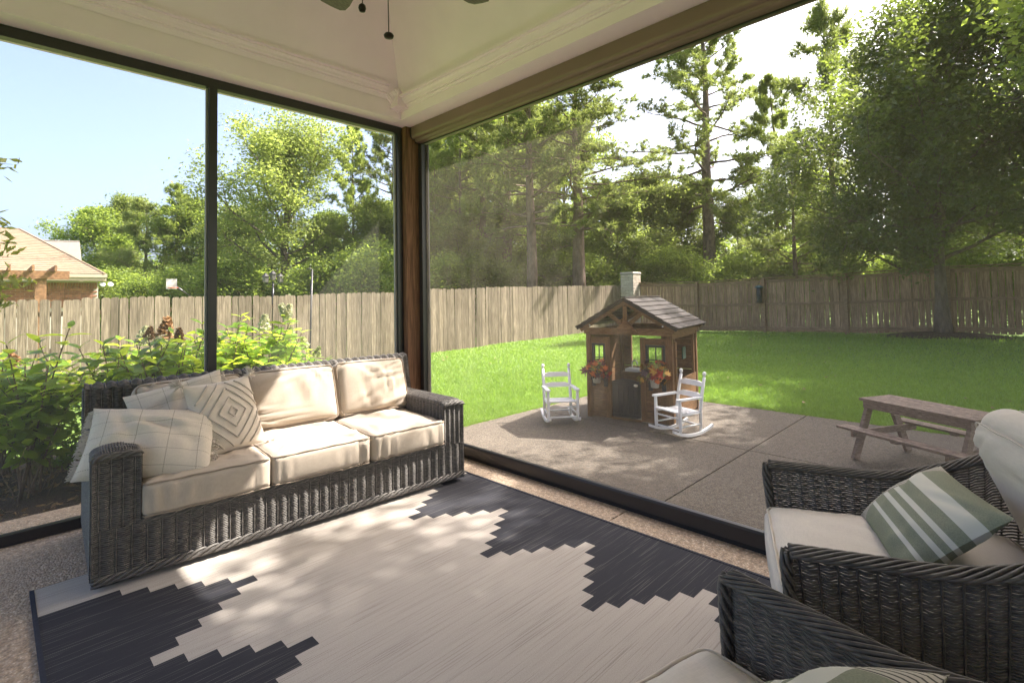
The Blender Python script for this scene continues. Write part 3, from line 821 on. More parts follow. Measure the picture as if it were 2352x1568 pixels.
# grid stitched lumbar pillow lying over the left arm
g1, on1 = pillow('grid_pillow', 'large off-white pillow with stitched grid and fringe, slumped over the sofa arm', frame_from((.600, 3.270, .612), (.94, -.26, -.14), (.0, .66, .74)), .58, .40, .20, m_grid, 3)
fringe(g1, .58, .40, -1, 5); fringe(g1, .58, .40, 1, 6)
g2, on2 = pillow('grid_pillow', 'off-white stitched pillow tucked behind the two other pillows', frame_from((.80, 3.535, .690), (.97, -.10, .22), (-.05, .42, .9)), .50, .40, .15, m_grid, 4)
fringe(g2, .50, .40, 1, 7)
g3, on3 = pillow('diamond_pillow', 'cream square pillow with tufted diamonds and corner tassels', frame_from((.972, 3.338, .680), (.95, .27, .02), (-.36, .30, .88)), .40, .43, .15, m_tuft, 8, None, .003)
tl = MB()
for s_ in (.14, .42, .72):
    P0 = [(-s_, 0), (0, s_), (s_, 0), (0, -s_), (-s_, 0)]
    for (a, b), (c, d) in zip(P0, P0[1:]):
        t = np.linspace(0, 1, 14); tl.tube(on3(a+(c-a)*t, b+(d-b)*t, .004), .0052, 5)
for s_ in (1.02, 1.32):
    for sx in (-1, 1):
        for sy in (-1, 1):
            t = np.linspace(s_-.92, .92, 12)
            if len(t): tl.tube(on3(sx*t, sy*(s_-t), .004), .0052, 5)
tl.build('tufted_lines', m_tuftline, g3, True)
for q, (sx, sy) in enumerate(((-1, 1), (1, 1), (1, -1), (-1, -1))):
    tassel(g3, (sx*.205, sy*.22, 0), (sx, sy, .1), 40+q)

# ------------------------------------------------------------------ wicker armchairs
CHW, CHF, CHB = .405, .42, -.40          # half width at the arm tips, front, back
def chair_rim():
    """plan curve of the rim from one arm tip round the back to the other, with height"""
    pts = []
    for y in np.linspace(CHF, -.30, 14):
        f = (CHF-y)/(CHF+.30); pts.append((CHW-.02*f, y, .615+.13*max(0, f-.5)**1.6*2.4))
    c = (0, -.30); z0 = pts[-1][2]
    for a in np.linspace(0, 180, 27)[1:-1]:
        ra = R(a); pts.append(((CHW-.02)*math.cos(ra)*1.0, c[1]-.24*math.sin(ra), z0+(.86-z0)*math.sin(ra)**.8))
    L = [(-x, y, z) for x, y, z in pts[:14]][::-1]
    return np.array(pts+L)
RIM = chair_rim()
_d = np.r_[0, np.cumsum(np.linalg.norm(np.diff(RIM[:, :2], axis=0), axis=1))]; RIM_L = _d[-1]
def rim_at(s, t):
    q = s*RIM_L
    x = np.interp(q, _d, RIM[:, 0]); y = np.interp(q, _d, RIM[:, 1]); z = np.interp(q, _d, RIM[:, 2])
    k = .90+.10*t                                  # body tapers towards the floor
    return np.stack([x*k, y*k, .09+(z-.02-.09)*t], -1)
def make_chair(label):
    c = thing('armchair', label, 'armchair', (0, 0, 0), 0, 'wicker armchairs facing the sofa')
    mb = MB(); weave(mb, lambda s, t: rim_at(1-s, t), RIM_L, .53, .0086, .047, .0040, .0052)
    mb.build('shell', m_wick2, c, True)
    mb = MB(); braid(mb, RIM+np.array([0, 0, -.004]), .031, .011, 9, .30, .0052)
    mb.build('rim', m_wick2, c, True)
    for sx in (1, -1):
        mb = MB(); p = RIM[0] if sx > 0 else RIM[-1]
        pts = [p+np.array([0, .004, -.004]), p+np.array([0, .010, -.03]), np.array([p[0]*.965, p[1]*.975, .34]), np.array([p[0]*.90, p[1]*.90, .06])]
        braid(mb, pts, .020, .013, 5, .20, .0066, up=(0, 1, 0)); mb.build('arm_front', m_wick2, c, True)
    mb = MB(); weave(mb, bil((CHW*.90, CHF*.90, .09), (-CHW*.90, CHF*.90, .09), (-CHW*.93, CHF*.93, .33), (CHW*.93, CHF*.93, .33)), .73, .24, .0086, .047, .0040, .0052)
    mb.build('front_panel', m_wick2, c, True)
    MB().box((0, -.06, .31), (.66, .80, .02)).build('seat_deck', m_core, c)
    for x in (-.30, .30):
        for y in (-.40, .32): MB().box((x, y, .045), (.05, .05, .09), taper=1.15).build('leg', m_core, c)
    M = Matrix.Translation((0, .045, .395))
    cushion('seat_cushion', c, M, .66, .80, .145, m_ivory, m_ivpipe, .045, .030, 31, .004)
    M = Matrix.Translation((0, -.385, .690)) @ Matrix.Rotation(R(68), 4, 'X')
    cushion('back_cushion', c, M, .58, .50, .16, m_ivory, m_ivpipe, .075, .045, 33, .006, .003)
    return c
def place(o, tipR, tipL):
    """from the two arm tips (chair's own right and left hand)"""
    m = (Vector(tipR)+Vector(tipL))/2; ex = (Vector(tipR)-Vector(tipL)).normalized(); f = Vector((-ex.y, ex.x))
    c = m-f*CHF; o.location = (c.x, c.y, 0); o.rotation_euler = (0, 0, math.atan2(ex.y, ex.x)); return c, ex, f
ch1 = make_chair('dark wicker armchair beside the roll down screen, sage striped pillow on its seat')
ch2 = copy_tree(ch1); ch2['label'] = 'dark wicker armchair between the rug and the other armchair, cut off by its seat cushion edge'
ch2['label'] = 'dark wicker armchair standing on the rug, its front cushion edge over the ivory field'
c1, e1, f1 = place(ch1, (2.37, .80), (1.60, .49))
c2, e2, f2 = place(ch2, (1.385, .560), (.545, .755))
for (c, e, f, lab, dz, off) in ((c1, e1, f1, 'sage green striped lumbar pillow on the armchair by the screen', .0, .04), (c2, e2, f2, 'sage green striped lumbar pillow on the armchair standing on the rug', .035, -.02)):
    ctr = Vector((c.x, c.y, 0))+Vector((f.x, f.y, 0))*(-.02 if dz == 0 else .04)+Vector((e.x, e.y, 0))*off+Vector((0, 0, .595+dz))
    ex = Vector((-e.x, -e.y, .04)); ey = Vector((-f.x*.75, -f.y*.75, .62))
    pl, _ = pillow('striped_pillow', lab, frame_from(ctr, ex, ey), .54, .34, .15, m_sage, 12, None, .009)

# ------------------------------------------------------------------ ceiling fan
m_blade = wood('weathered fan blade', (.16, .14, .115), (.27, .245, .21), (3, 60, 60), .55, .05, .15)
m_oil = plain('oil rubbed bronze', (.030, .022, .017), .35, .1, metal=.7)
FX, FY, FZ = 1.12, 1.86, 2.90
fan = thing('ceiling_fan', 'ceiling fan with grey wood blades and two pull chains', 'ceiling fan', (FX, FY, FZ))
MB().lathe([(.02, 1.36), (.085, 1.40), (.09, 1.45)], (0, 0, 0), 16).build('canopy', m_oil, fan, True)
MB().tube([(0, 0, .10), (0, 0, 1.40)], .013, 8).build('downrod', m_oil, fan, True)
MB().lathe([(.03, -.13), (.07, -.12), (.10, -.06), (.115, 0), (.115, .06), (.09, .11), (.03, .14)], (0, 0, 0), 20).build('motor', m_oil, fan, True)
t1 = W(762, 8, z=FZ); a0 = math.atan2(t1.y-FY, t1.x-FX)
bmesh_ = None
for k in range(5):
    a = a0-2*math.pi*k/5
    M = Matrix.Rotation(a, 4, 'Z') @ Matrix.Rotation(R(11), 4, 'X')
    if bmesh_ is None:
        pl = [(.20, -.05), (.28, -.062), (.60, -.078), (.655, -.072), (.678, -.05), (.682, 0), (.678, .05), (.655, .072), (.60, .078), (.28, .062), (.20, .05)]
        bo = MB().prism(pl, (0, 0, -.004), (1, 0, 0), (0, 1, 0), (0, 0, 1), .008).build('blade', m_blade, fan); bo.matrix_local = M; bmesh_ = bo.data
        br = MB().box((.17, 0, .006), (.14, .05, .008)).build('blade_bracket', m_oil, fan); br.matrix_local = M; brm = br.data
    else:
        share(bmesh_, 'blade', fan, M); share(brm, 'blade_bracket', fan, M)
for (px, py, z, prof_) in ((832, 18, 2.565, [(.002, -.018), (.012, -.016), (.016, -.004), (.014, .008), (.006, .016), (.002, .018)]), (893, 82, 2.435, [(.003, -.012), (.018, -.009), (.021, 0), (.015, .008), (.004, .012)])):
    p = W(px, py, z=z)-Vector((FX, FY, FZ))
    ch = MB().tube([(p.x*.9, p.y*.9, -.10), (p.x, p.y, p.z)], .0022, 5).build('pull_chain', m_oil, fan, True)
    MB().lathe(prof_, tuple(p), 14).build('pull_knob', m_oil, ch, True)
# ------------------------------------------------------------------ playhouse
m_cedar = wood('stained cedar boards', (.115, .056, .022), (.245, .130, .056), (3, 3, 26), .65, .14, .3)
m_cedar_v = wood('stained cedar posts', (.118, .057, .022), (.25, .132, .056), (26, 26, 2.0), .65, .10, .3)
m_shingle = wood('charcoal stained roof boards', (.028, .022, .019), (.068, .055, .048), (4, 4, 30), .85, .22, .3)
m_blackp = plain('black painted wood', (.014, .014, .016), .5, .2, 30, .15, 60)
m_sink = plain('pale grey plastic', (.62, .60, .55), .4, .05)
m_chrome = plain('brushed nickel', (.55, .52, .48), .3, .05, metal=.9)
PHA = math.atan2(-.998, .195)
ph = thing('playhouse', 'small brown cedar playhouse with dark plank roof on the patio', 'playhouse', (4.967, 3.683, PATIO_Z), PHA)
PW, PD = 1.017, 1.06
def part(name, mat, parent=None, smooth=False, **kw):
    pass
def bx(name, x0, x1, y0, y1, z0, z1, mat, parent=ph):
    return MB().box(((x0+x1)/2, (y0+y1)/2, (z0+z1)/2), (x1-x0, y1-y0, z1-z0)).build(name, mat, parent)
WT = .97            # wall top
for x in (0, PW-.055):
    for y in (0, PD-.055): bx('corner_post', x, x+.055, y, y+.055, 0, WT-.002, m_cedar_v)
def plank_wall(x0, x1, y0, y1, z0, z1, ph_=.078, skip=None):
    n = max(1, int(round((z1-z0)/ph_))); s = (z1-z0)/n
    for k in range(n):
        bx('plank', x0, x1, y0, y1, z0+k*s, z0+(k+1)*s-.0012, m_cedar)
# front, left of the door
DX0, DX1 = .300, .655
def front_panel(xa, xb, st, sr):
    bx('stile', xa, xa+st, .008, .044, .012, WT-.03, m_cedar_v); bx('stile', xb-sr, xb, .004, .046, .012, WT-.03, m_cedar_v)
    plank_wall(xa+st+.002, xb-sr-.002, .014, .034, .075, .47)
    bx('rail', xa+st+.001, xb-sr-.001, .010, .042, .012, .073, m_cedar); bx('rail', xa+st+.001, xb-sr-.001, .010, .042, .865, WT-.035, m_cedar)
    w0, w1, z0, z1 = xa+st+.004, xb-sr-.004, .475, .862
    win = bx('window_frame', w0, w0+.022, .004, .050, z0, z1, m_blackp)
    MB().box(((w0+w1)/2, .027, z1-.012), (w1-w0-.046, .044, .022)).build('window_frame', m_blackp, ph)
    bx('window_frame', w1-.022, w1, .004, .050, z0, z1, m_blackp)
    MB().box(((w0+w1)/2, .027, z0+.012), (w1-w0-.046, .044, .022)).build('window_frame', m_blackp, ph)
    bx('muntin', (w0+w1)/2-.005, (w0+w1)/2+.005, .022, .032, z0+.024, z1-.024, m_blackp)
    bx('muntin', w0+.023, (w0+w1)/2-.006, .0225, .0315, (z0+z1)/2-.005+.03, (z0+z1)/2+.005+.03, m_blackp)
    bx('muntin', (w0+w1)/2+.006, w1-.023, .0225, .0315, (z0+z1)/2-.005+.03, (z0+z1)/2+.005+.03, m_blackp)
front_panel(.056, DX0, .012, .062); front_panel(DX1, PW-.056, .060, .022)
# half door of upright black boards
dr_ = bx('door', DX0+.012, DX1-.012, .016, .030, .035, .42, m_blackp)
nb = 5; bw = (DX1-DX0-.07)/nb
for k in range(nb): bx('door_board', DX0+.035+k*bw+.002, DX0+.035+(k+1)*bw-.002, .008, .0155, .075, .385, m_blackp, dr_)
for z in (.04, .388): bx('door_rail', DX0+.014, DX1-.014, .003, .0155, z, z+.034, m_blackp, dr_)
arch = [(0, 0), (.331, 0), (.331, .018)] + [(.331-.331*t, .018+.030*math.sin(math.pi*t)) for t in np.linspace(.08, .92, 9)] + [(0, .018)]
MB().prism(arch, (DX0+.012, .016, .4205), (1, 0, 0), (0, 0, 1), (0, 1, 0), .014).build('door_top', m_blackp, dr_)
hd = MB().lathe([(.004, 0), (.017, .002), (.020, .006), (.012, .012), (.002, .014)], (0, 0, 0), 12, Matrix.Rotation(R(90), 4, 'X')).build('handle', plain('ivory knob', (.75, .70, .55), .3, .03), dr_, True)
hd.location = (DX1-.055, .002, .405); hd.scale = (1.3, 1, .8)
bx('sill', DX0+.001, DX1-.001, .006, .042, .002, .022, m_cedar)
# left wall: open near the front, boards behind; back wall low; right wall low with an opened shutter
plank_wall(.008, .026, .058, PD-.057, .02, .48); plank_wall(.008, .026, .52, PD-.057, .485, .93)
bx('rail', .006, .030, .058, .515, .90, WT-.005, m_cedar); bx('jamb', .006, .032, .505, .52, .485, .898, m_cedar_v)
plank_wall(.058, PW-.058, PD-.030, PD-.010, .02, .48); plank_wall(.058, .150, PD-.030, PD-.010, .485, .93); plank_wall(.60, PW-.058, PD-.030, PD-.010, .485, .93); bx('jamb', .575, .599, PD-.035, PD-.006, .485, .93, m_cedar_v)
bx('jamb', .1515, .175, PD-.035, PD-.006, .485, .93, m_cedar_v); bx('rail', .058, PW-.058, PD-.034, PD-.008, .932, WT-.003, m_cedar)
plank_wall(PW-.026, PW-.008, .058, PD-.057, .02, .46)
bx('rail', PW-.032, PW-.006, .058, PD-.057, .932, WT-.003, m_cedar)
bx('jamb', PW-.036, PW-.004, .10, .125, .462, .930, m_cedar_v); bx('jamb', PW-.036, PW-.004, PD-.16, PD-.135, .462, .930, m_cedar_v)
sh = bx('shutter', PW+.001, PW+.020, .06, .098, .30, .90, m_cedar_v)
for k in range(6): bx('dark_hole', PW+.0205, PW+.026, .072, .086, .36+k*.09, .372+k*.09, m_blackp, sh)  # raised black blocks standing for dark holes in the shutter
bx('chalkboard', PW-.052, PW-.040, .55, .68, .66, .80, plain('dark green board', (.012, .035, .022), .6, .1))
# floorless; counter with sink and tap just inside
bx('counter', .30, .80, .33, .60, .475, .500, m_cedar); bx('counter_leg', .31, .345, .34, .375, 0, .474, m_cedar_v); bx('counter_leg', .76, .795, .34, .375, 0, .474, m_cedar_v)
bx('counter_apron', .346, .759, .335, .352, .38, .474, m_cedar)
MB().box((.42, .44, .517), (.17, .15, .032)).build('sink', m_sink, ph); MB().box((.56, .43, .511), (.10, .12, .020)).build('stove_top', m_sink, ph)
tp = [(.375, .50, .50), (.375, .50, .585)] + [(.375+.032-.032*math.cos(a), .50, .585+.032*math.sin(a)) for a in np.linspace(.2, 3.1, 8)] + [(.439, .50, .570)]
MB().tube(tp, .0085, 8).build('tap', m_chrome, ph, True)
# plate and gable truss
bx('plate', -.010, PW+.010, -.030, -.002, WT, 1.045, m_cedar); bx('plate', -.010, PW+.010, PD+.002, PD+.030, WT, 1.045, m_cedar)
bx('side_plate', -.004, .046, -.001, PD+.001, WT, 1.020, m_cedar); bx('side_plate', PW-.046, PW+.004, -.001, PD+.001, WT, 1.020, m_cedar)
APX, APZ, EVX, EVZ = PW/2, 1.375, .578, 1.045
for yy in (-.056, PD+.031):
    for sg in (-1, 1):
        mb = MB(); p0 = Vector((APX, yy+.012, APZ-.028)); p1 = Vector((APX+sg*(EVX-.02), yy+.012, EVZ-.020))
        d = (p1-p0).normalized(); up = Vector((-d.z*sg, 0, d.x*sg))
        if up.z < 0: up = -up
        mb.bar(p0, p1, .026, .062, up); mb.build('rafter', m_cedar, ph)
bx('king_post', APX-.024, APX+.024, -.051, -.031, 1.0465, 1.30, m_cedar_v)
MB().prism([(-.15, 0), (.15, 0), (.055, .090), (.024, .12), (-.024, .12), (-.055, .090)], (APX, -.0585, 1.0), (1, 0, 0), (0, 0, 1), (0, 1, 0), .027).build('gusset', m_cedar, ph)
for sg in (-1, 1):
    mb = MB(); mb.bar((APX+sg*.05, -.041, 1.10), (APX+sg*.20, -.041, 1.215), .018, .045, (0, 0, 1)); mb.build('brace', m_cedar, ph)
    MB().lathe([(.003, 0), (.009, .001), (.009, .004), (.002, .006)], (APX+sg*.43, -.058, 1.075), 8, Matrix.Rotation(R(90), 4, 'X')).build('bolt', m_chrome, ph)
# roof boards, lapped
RY0_, RY1_ = -.095, PD+.095
for sg in (-1, 1):
    L_ = math.hypot(EVX, APZ-EVZ); d = Vector((sg*EVX, 0, EVZ-APZ)).normalized(); nn = Vector((sg*(APZ-EVZ), 0, EVX)).normalized()
    rows = 7
    rf = None
    for k in range(rows):
        a = k/rows*L_; b = (k+1)/rows*L_+.018
        p0 = Vector((APX, 0, APZ))+d*a+nn*(.010); p1 = Vector((APX, 0, APZ))+d*b+nn*(.022)
        segs = [RY0_] + ([.46] if k % 2 else [.30, .78]) + [RY1_]
        for y0, y1 in zip(segs, segs[1:]):
            mb = MB(); c = (p0+p1)/2; t = (p1-p0)
            M = Matrix((t.normalized(), Vector((0, 1, 0)), t.normalized().cross(Vector((0, 1, 0))))).transposed()
            mb.box((c.x, (y0+y1)/2, c.z), (t.length, y1-y0-.003, .013), M); mb.build('roof_board', m_shingle, ph)
    mb = MB(); p0 = Vector((APX, -.078, APZ-.004)); mb.bar(p0, p0+d*(L_+.01), .022, .030, nn); mb.build('bargeboard', m_shingle, ph)
    mb = MB(); p0 = Vector((APX, PD+.078, APZ-.004)); mb.bar(p0, p0+d*(L_+.01), .022, .030, nn); mb.build('bargeboard', m_shingle, ph)
bx('ridge_cap', APX-.03, APX+.03, RY0_, RY1_, APZ+.018, APZ+.030, m_shingle)

# ------------------------------------------------------------------ autumn leaf pots on the playhouse front
AUT = [plain('autumn leaf %s' % n, c, .6, .3, 40) for n, c in (('orange', (.42, .09, .012)), ('red', (.34, .028, .014)), ('burgundy', (.085, .009, .016)), ('gold', (.38, .19, .022)), ('dark', (.035, .012, .015)), ('olive', (.16, .15, .03)))]
def maple_leaf():
    """five-lobed outline, folded a little"""
    pts = []
    lob = [(90, 1), (66, .45), (48, .86), (26, .42), (8, .72), (-22, .38), (-62, .34), (-90, .12), (-118, .34), (-158, .38), (172, .72), (154, .42), (132, .86), (114, .45)]
    for a, r_ in lob: pts.append((r_*math.cos(R(a)), r_*math.sin(R(a)), -.12*abs(math.cos(R(a)))*r_+.10*r_*r_))
    V = [(0, 0, 0)]+pts; F = [(0, i+1, (i+1) % len(pts)+1) for i in range(len(pts))]
    me = []
    for m in AUT:
        o = MB().add(V, np.array(F)).build('leaf', m); me.append(o.data); bpy.data.objects.remove(o)
    return me
LEAFM = maple_leaf()
def flower_pot(lx, label, pal, seed):
    M = ph.matrix_basis
    base = Matrix.Translation((4.967, 3.683, PATIO_Z)) @ Matrix.Rotation(PHA, 4, 'Z') @ Vector((lx, -.085, .415))
    t = thing('flower_pot', label, 'flower pot', base, PHA, 'pots of autumn leaves on the playhouse front')
    MB().lathe([(.032, 0), (.042, .004), (.050, .075), (.055, .076), (.055, .086), (.047, .086), (.044, .075)], (0, 0, 0), 18).build('pot', plain('cream pot', (.45, .42, .36), .5, .05) if 'cream pot' not in bpy.data.materials else bpy.data.materials['cream pot'], t, True)
    for sx in (-.074, .074):
        MB().bar((sx, .083, -.05), (sx, .083, .10), .010, .045, (1, 0, 0)).build('bracket', m_blackp, t)
        MB().bar((sx*.94, .076, .05), (sx*.94, .0, .045), .012, .02).build('bracket', m_blackp, t)
    rr = np.random.default_rng(seed)
    for k in range(84):
        a = rr.uniform(0, 2*math.pi); el = rr.uniform(-.35, 1.25); ra = rr.uniform(.05, .185)
        d = Vector((math.cos(a)*math.cos(el), math.sin(a)*math.cos(el)*.75-.12, math.sin(el)))
        p = Vector((0, 0, .125))+Vector((d.x*ra*1.05, d.y*ra, d.z*ra*1.0))
        s = rr.uniform(.050, .092)
        q = (d+Vector(rr.normal(0, .5, 3))).normalized().to_track_quat('Z', 'Y').to_matrix().to_4x4() @ Matrix.Rotation(rr.uniform(0, 6.28), 4, 'Z')
        share(LEAFM[pal[rr.integers(len(pal))]], 'leaf', t, Matrix.Translation(p) @ q @ Matrix.Scale(s, 4))
    mb = MB()
    for k in range(9):
        d = Vector(rr.normal(0, .35, 3)); mb.tube([(0, 0, .06), (d.x*.05, d.y*.05, .14), (d.x*.12, d.y*.08, .22+rr.uniform(0, .05))], .0018, 3)
    mb.build('stems', m_blackp, t)
flower_pot(.165, 'pot of orange and burgundy autumn leaves under the playhouse window nearer the picket fence', [0, 0, 1, 2, 2, 4, 5, 3], 5)
flower_pot(.845, 'pot of red and golden autumn leaves by the playhouse window behind a rocking chair', [1, 1, 0, 3, 3, 2, 2, 5, 4], 9)

# ------------------------------------------------------------------ children's rocking chairs
m_white = plain('white painted wood', (.80, .79, .77), .45, .03, 8, .05, 60)
def rocker_chair(label):
    c = thing('rocking_chair', label, 'rocking chair', (0, 0, 0), 0, 'white rocking chairs in front of the playhouse')
    HW = .165
    for sx in (-1, 1):
        pts = []
        for k in np.linspace(-1, 1, 13):
            y = -.02+k*.27; pts.append((y, .012+.062*k*k))
        up = [(y, z+.026) for y, z in pts][::-1]
        MB().prism(pts+up, (sx*HW-.013, 0, 0), (0, 1, 0), (0, 0, 1), (1, 0, 0), .026).build('rocker', m_white, c)
        # front post (chair faces +y) and leaning back post with finial
        MB().tube([(sx*HW, .155, .045), (sx*HW, .155, .12), (sx*HW, .155, .25), (sx*HW, .157, .372)], [.013, .0175, .0175, .015], 10).build('front_post', m_white, c, True)
        bp = MB().tube([(sx*HW*.94, -.135, .045), (sx*HW*.94, -.135, .24), (sx*HW*.94, -.165, .42), (sx*HW*.94, -.205, .575)], [.014, .0175, .0175, .0155], 10).build('back_post', m_white, c, True)
        MB().lathe([(.010, 0), (.0085, .010), (.017, .022), (.0195, .034), (.016, .048), (.006, .056), (.001, .057)], (sx*HW*.94, -.206, .574), 10).build('finial', m_white, bp, True)
        MB().prism([(-.155, -.020), (.15, -.026), (.178, -.018), (.182, .012), (.15, .026), (-.155, .020)], (sx*HW, .012, .372), (0, 1, 0), (sx, 0, 0), (0, 0, 1), .018).build('armrest', m_white, c)
        for z in (.115, .225): MB().tube([(sx*HW, .15, z), (sx*HW*.95, -.13, z+.004)], .009, 8).build('stretcher', m_white, c, True)
    for y, z, w in ((.155, .085, .010), (-.135, .10, .010), (.155, .195, .009)): MB().tube([(-HW, y, z), (HW, y, z)], w, 8).build('stretcher', m_white, c, True)
    for k in range(5):
        y = .150-k*.060; z = .262-.018*math.sin(math.pi*(k+.3)/5)-k*.004
        MB().box((0, y, z), (.335-.004*k, .054, .013), Matrix.Rotation(R(-4), 4, 'X')).build('seat_slat', m_white, c)
    for sx in (-1, 1): MB().prism([(-.135, .232), (.178, .238), (.178, .256), (.02, .236), (-.135, .236)], (sx*.150-.009, 0, 0), (0, 1, 0), (0, 0, 1), (1, 0, 0), .018).build('seat_rail', m_white, c)
    for z, y in ((.385, -.157), (.500, -.186)):
        hw = HW*.94-.008
        MB().prism([(-hw, -.020), (hw, -.020), (hw, .018), (hw*.62, .034), (-hw*.62, .034), (-hw, .018)], (0, y-.005, z), (1, 0, 0), (0, -.22, .976), (0, 1, 0), .013).build('back_slat', m_white, c)
    return c
rk1 = rocker_chair('white child rocking chair facing the sofa, in front of the playhouse and lawn corner')
rk2 = copy_tree(rk1)
rk1['label'] = 'white rocking chair with grass behind it, on the lawn side of the playhouse door'
rk2['label'] = 'white rocking chair standing before the playhouse corner, turned side-on to the armchairs'
def place_rock(o, mid, face):
    o.location = (mid[0], mid[1], PATIO_Z); o.rotation_euler = (0, 0, math.atan2(face[1], face[0])-math.pi/2)
f_ = Vector((-.62, -.78)); place_rock(rk1, (4.40+.24*.62, 3.57+.24*.78), f_)
f_ = Vector((-.955, .297)); m_ = (Vector((4.62, 2.42))+Vector((4.79, 2.76)))/2; place_rock(rk2, (m_.x-f_.x*.25, m_.y-f_.y*.25), f_)

# ------------------------------------------------------------------ picnic table
m_pic = wood('weathered brown picnic table', (.155, .108, .080), (.33, .245, .19), (5, 5, 40), .6, .10, .3)
ax = Vector((-.47, -.883)); NL = Vector((5.294, 1.025))
pt = thing('picnic_table', 'small weathered brown picnic table with two benches on the patio edge', 'picnic table', (NL.x, NL.y, PATIO_Z), math.atan2(ax.y, ax.x))
TL, TW, TH = .87, .375, .50      # local x along the table, local y across (away from the lawn is negative)
for k in range(4):
    y0 = k*TW/4; MB().box((TL/2, y0+TW/8, TH-.010), (TL, TW/4-.005, .020)).build('table_board', m_pic, pt)
for y in (.022, TW-.022): MB().box((TL/2, y, TH-.050), (TL-.06, .022, .058)).build('apron', m_pic, pt)
for yb in (-.205, TW+.085):
    for k in range(2): MB().box((TL/2, yb+.03+k*.064, .262), (TL+.10, .060, .018)).build('bench_board', m_pic, pt)
    MB().box((TL/2, yb+.06, .246), (.05, .115, .014)).build('bench_batten', m_pic, pt)
for x in (.075, TL-.075):
    sgn = -1 if x < .3 else 1
    MB().box((x, TW/2, .226), (.022, TW+.36, .052)).build('cross_beam', m_pic, pt)
    MB().box((x, TW/2, TH-.048), (.024, TW-.075, .050)).build('top_cleat', m_pic, pt)
    for yf, yt in ((-.125, .075), (TW+.125, TW-.075)):
        mb = MB(); mb.bar((x+sgn*.0265, yf, .004), (x+sgn*.0265, yt, TH-.025), .030, .062, (0, 1, 0)); mb.build('leg', m_pic, pt)

# ------------------------------------------------------------------ fences
m_fence = wood('weathered cedar pickets', (.150, .117, .082), (.355, .287, .212), (18, 18, .9), .85, .27, .4, .15, 4, .25)
m_fence2 = wood('blotched brown fence boards', (.24, .150, .088), (.48, .325, .20), (18, 18, .9), .85, .17, .4, .15, 4, .45)  # brown boards with random darker blotches
m_rail = wood('fence rails', (.20, .128, .075), (.37, .25, .150), (2, 2, 18), .85, .1, .3)
FY_, FXR = 12.2, 19.5
fl = thing('picket_fence', 'sunlit weathered dog-eared picket fence along the lawn below the tall trees', 'fence', (0, FY_, 0))
def ear_board(w, h, t):
    e = .028
    return [(-w/2, 0), (w/2, 0), (w/2, h-e), (w/2-e, h), (-w/2+e, h), (-w/2, h-e)]
fm = []
for k in range(4):
    o = MB().prism(ear_board(.1365-.002*k, 1.88, .016), (0, 0, 0), (1, 0, 0), (0, 0, 1), (0, 1, 0), .016).build('picket', m_fence); fm.append(o.data); bpy.data.objects.remove(o)
xk = -1.6; kk = 0
fr = np.random.default_rng(17)
while xk < FXR-.35:
    zb = gz(xk, FY_); zb2 = zb+fr.normal(0, .010)-.02
    rot = Matrix.Rotation(fr.normal(0, .0055), 4, 'Y') @ Matrix.Rotation(fr.normal(0, .012), 4, 'Z')
    dy = fr.uniform(-.004, .004)
    if 88 <= kk <= 88: rot = Matrix.Rotation(.03, 4, 'Y') @ Matrix.Rotation(-.16, 4, 'Z'); dy = -.02
    share(fm[kk % 4], 'picket', fl, Matrix.Translation((xk, dy, zb2)) @ rot); xk += .1405; kk += 1
for i in range(9):
    xa, xb = -1.7+i*2.36, -1.7+(i+1)*2.36
    xb = min(xb, FXR-.3)
    if xa >= xb: break
    for dz in (.35, .95, 1.6): MB().bar((xa, .045, gz(xa, FY_)+dz), (xb, .045, gz(xb, FY_)+dz), .04, .085).build('rail', m_rail, fl)
    MB().box((xa, .11, gz(xa, FY_)+.88), (.09, .09, 1.82)).build('post', m_rail, fl)
fr_ = thing('board_fence', 'shaded brown board fence with cap rail and light through its gaps', 'fence', (FXR, 0, 0))
yk = FY_-.5; kk = 0; fm2 = []
for k in range(3):
    o = MB().box((0, 0, .93), (.016, .134-.003*k, 1.86)).build('fence_board', m_fence2); fm2.append(o.data); bpy.data.objects.remove(o)
while yk > -5.5:
    share(fm2[kk % 3], 'fence_board', fr_, Matrix.Translation((.0, yk, gz(FXR, yk)+.05)) @ Matrix.Rotation(fr.normal(0, .0035), 4, 'X')); yk -= .1415+abs(fr.normal(0, .006)); kk += 1
YP = [12.0-.25, 9.0, 6.52, 4.0, 1.46, -1.05, -3.55, -5.6]
for i, y in enumerate(YP):
    MB().box((-.075, y, gz(FXR, y)+.96), (.10, .10, 1.96)).build('post', m_rail, fr_)
    if i+1 < len(YP):
        y2 = YP[i+1]; za, zb = gz(FXR, y), gz(FXR, y2)
        for dz, hh, th, dx in ((1.83, .10, .034, -.030), (1.02, .09, .036, -.031), (.16, .12, .034, -.030)):
            MB().bar((dx, y-.052, za+dz), (dx, y2+.052, zb+dz), th, hh).build('rail', m_rail, fr_)
        MB().bar((-.045, y, za+1.955), (-.045, y2, zb+1.955), .15, .030).build('cap_rail', m_rail, fr_)
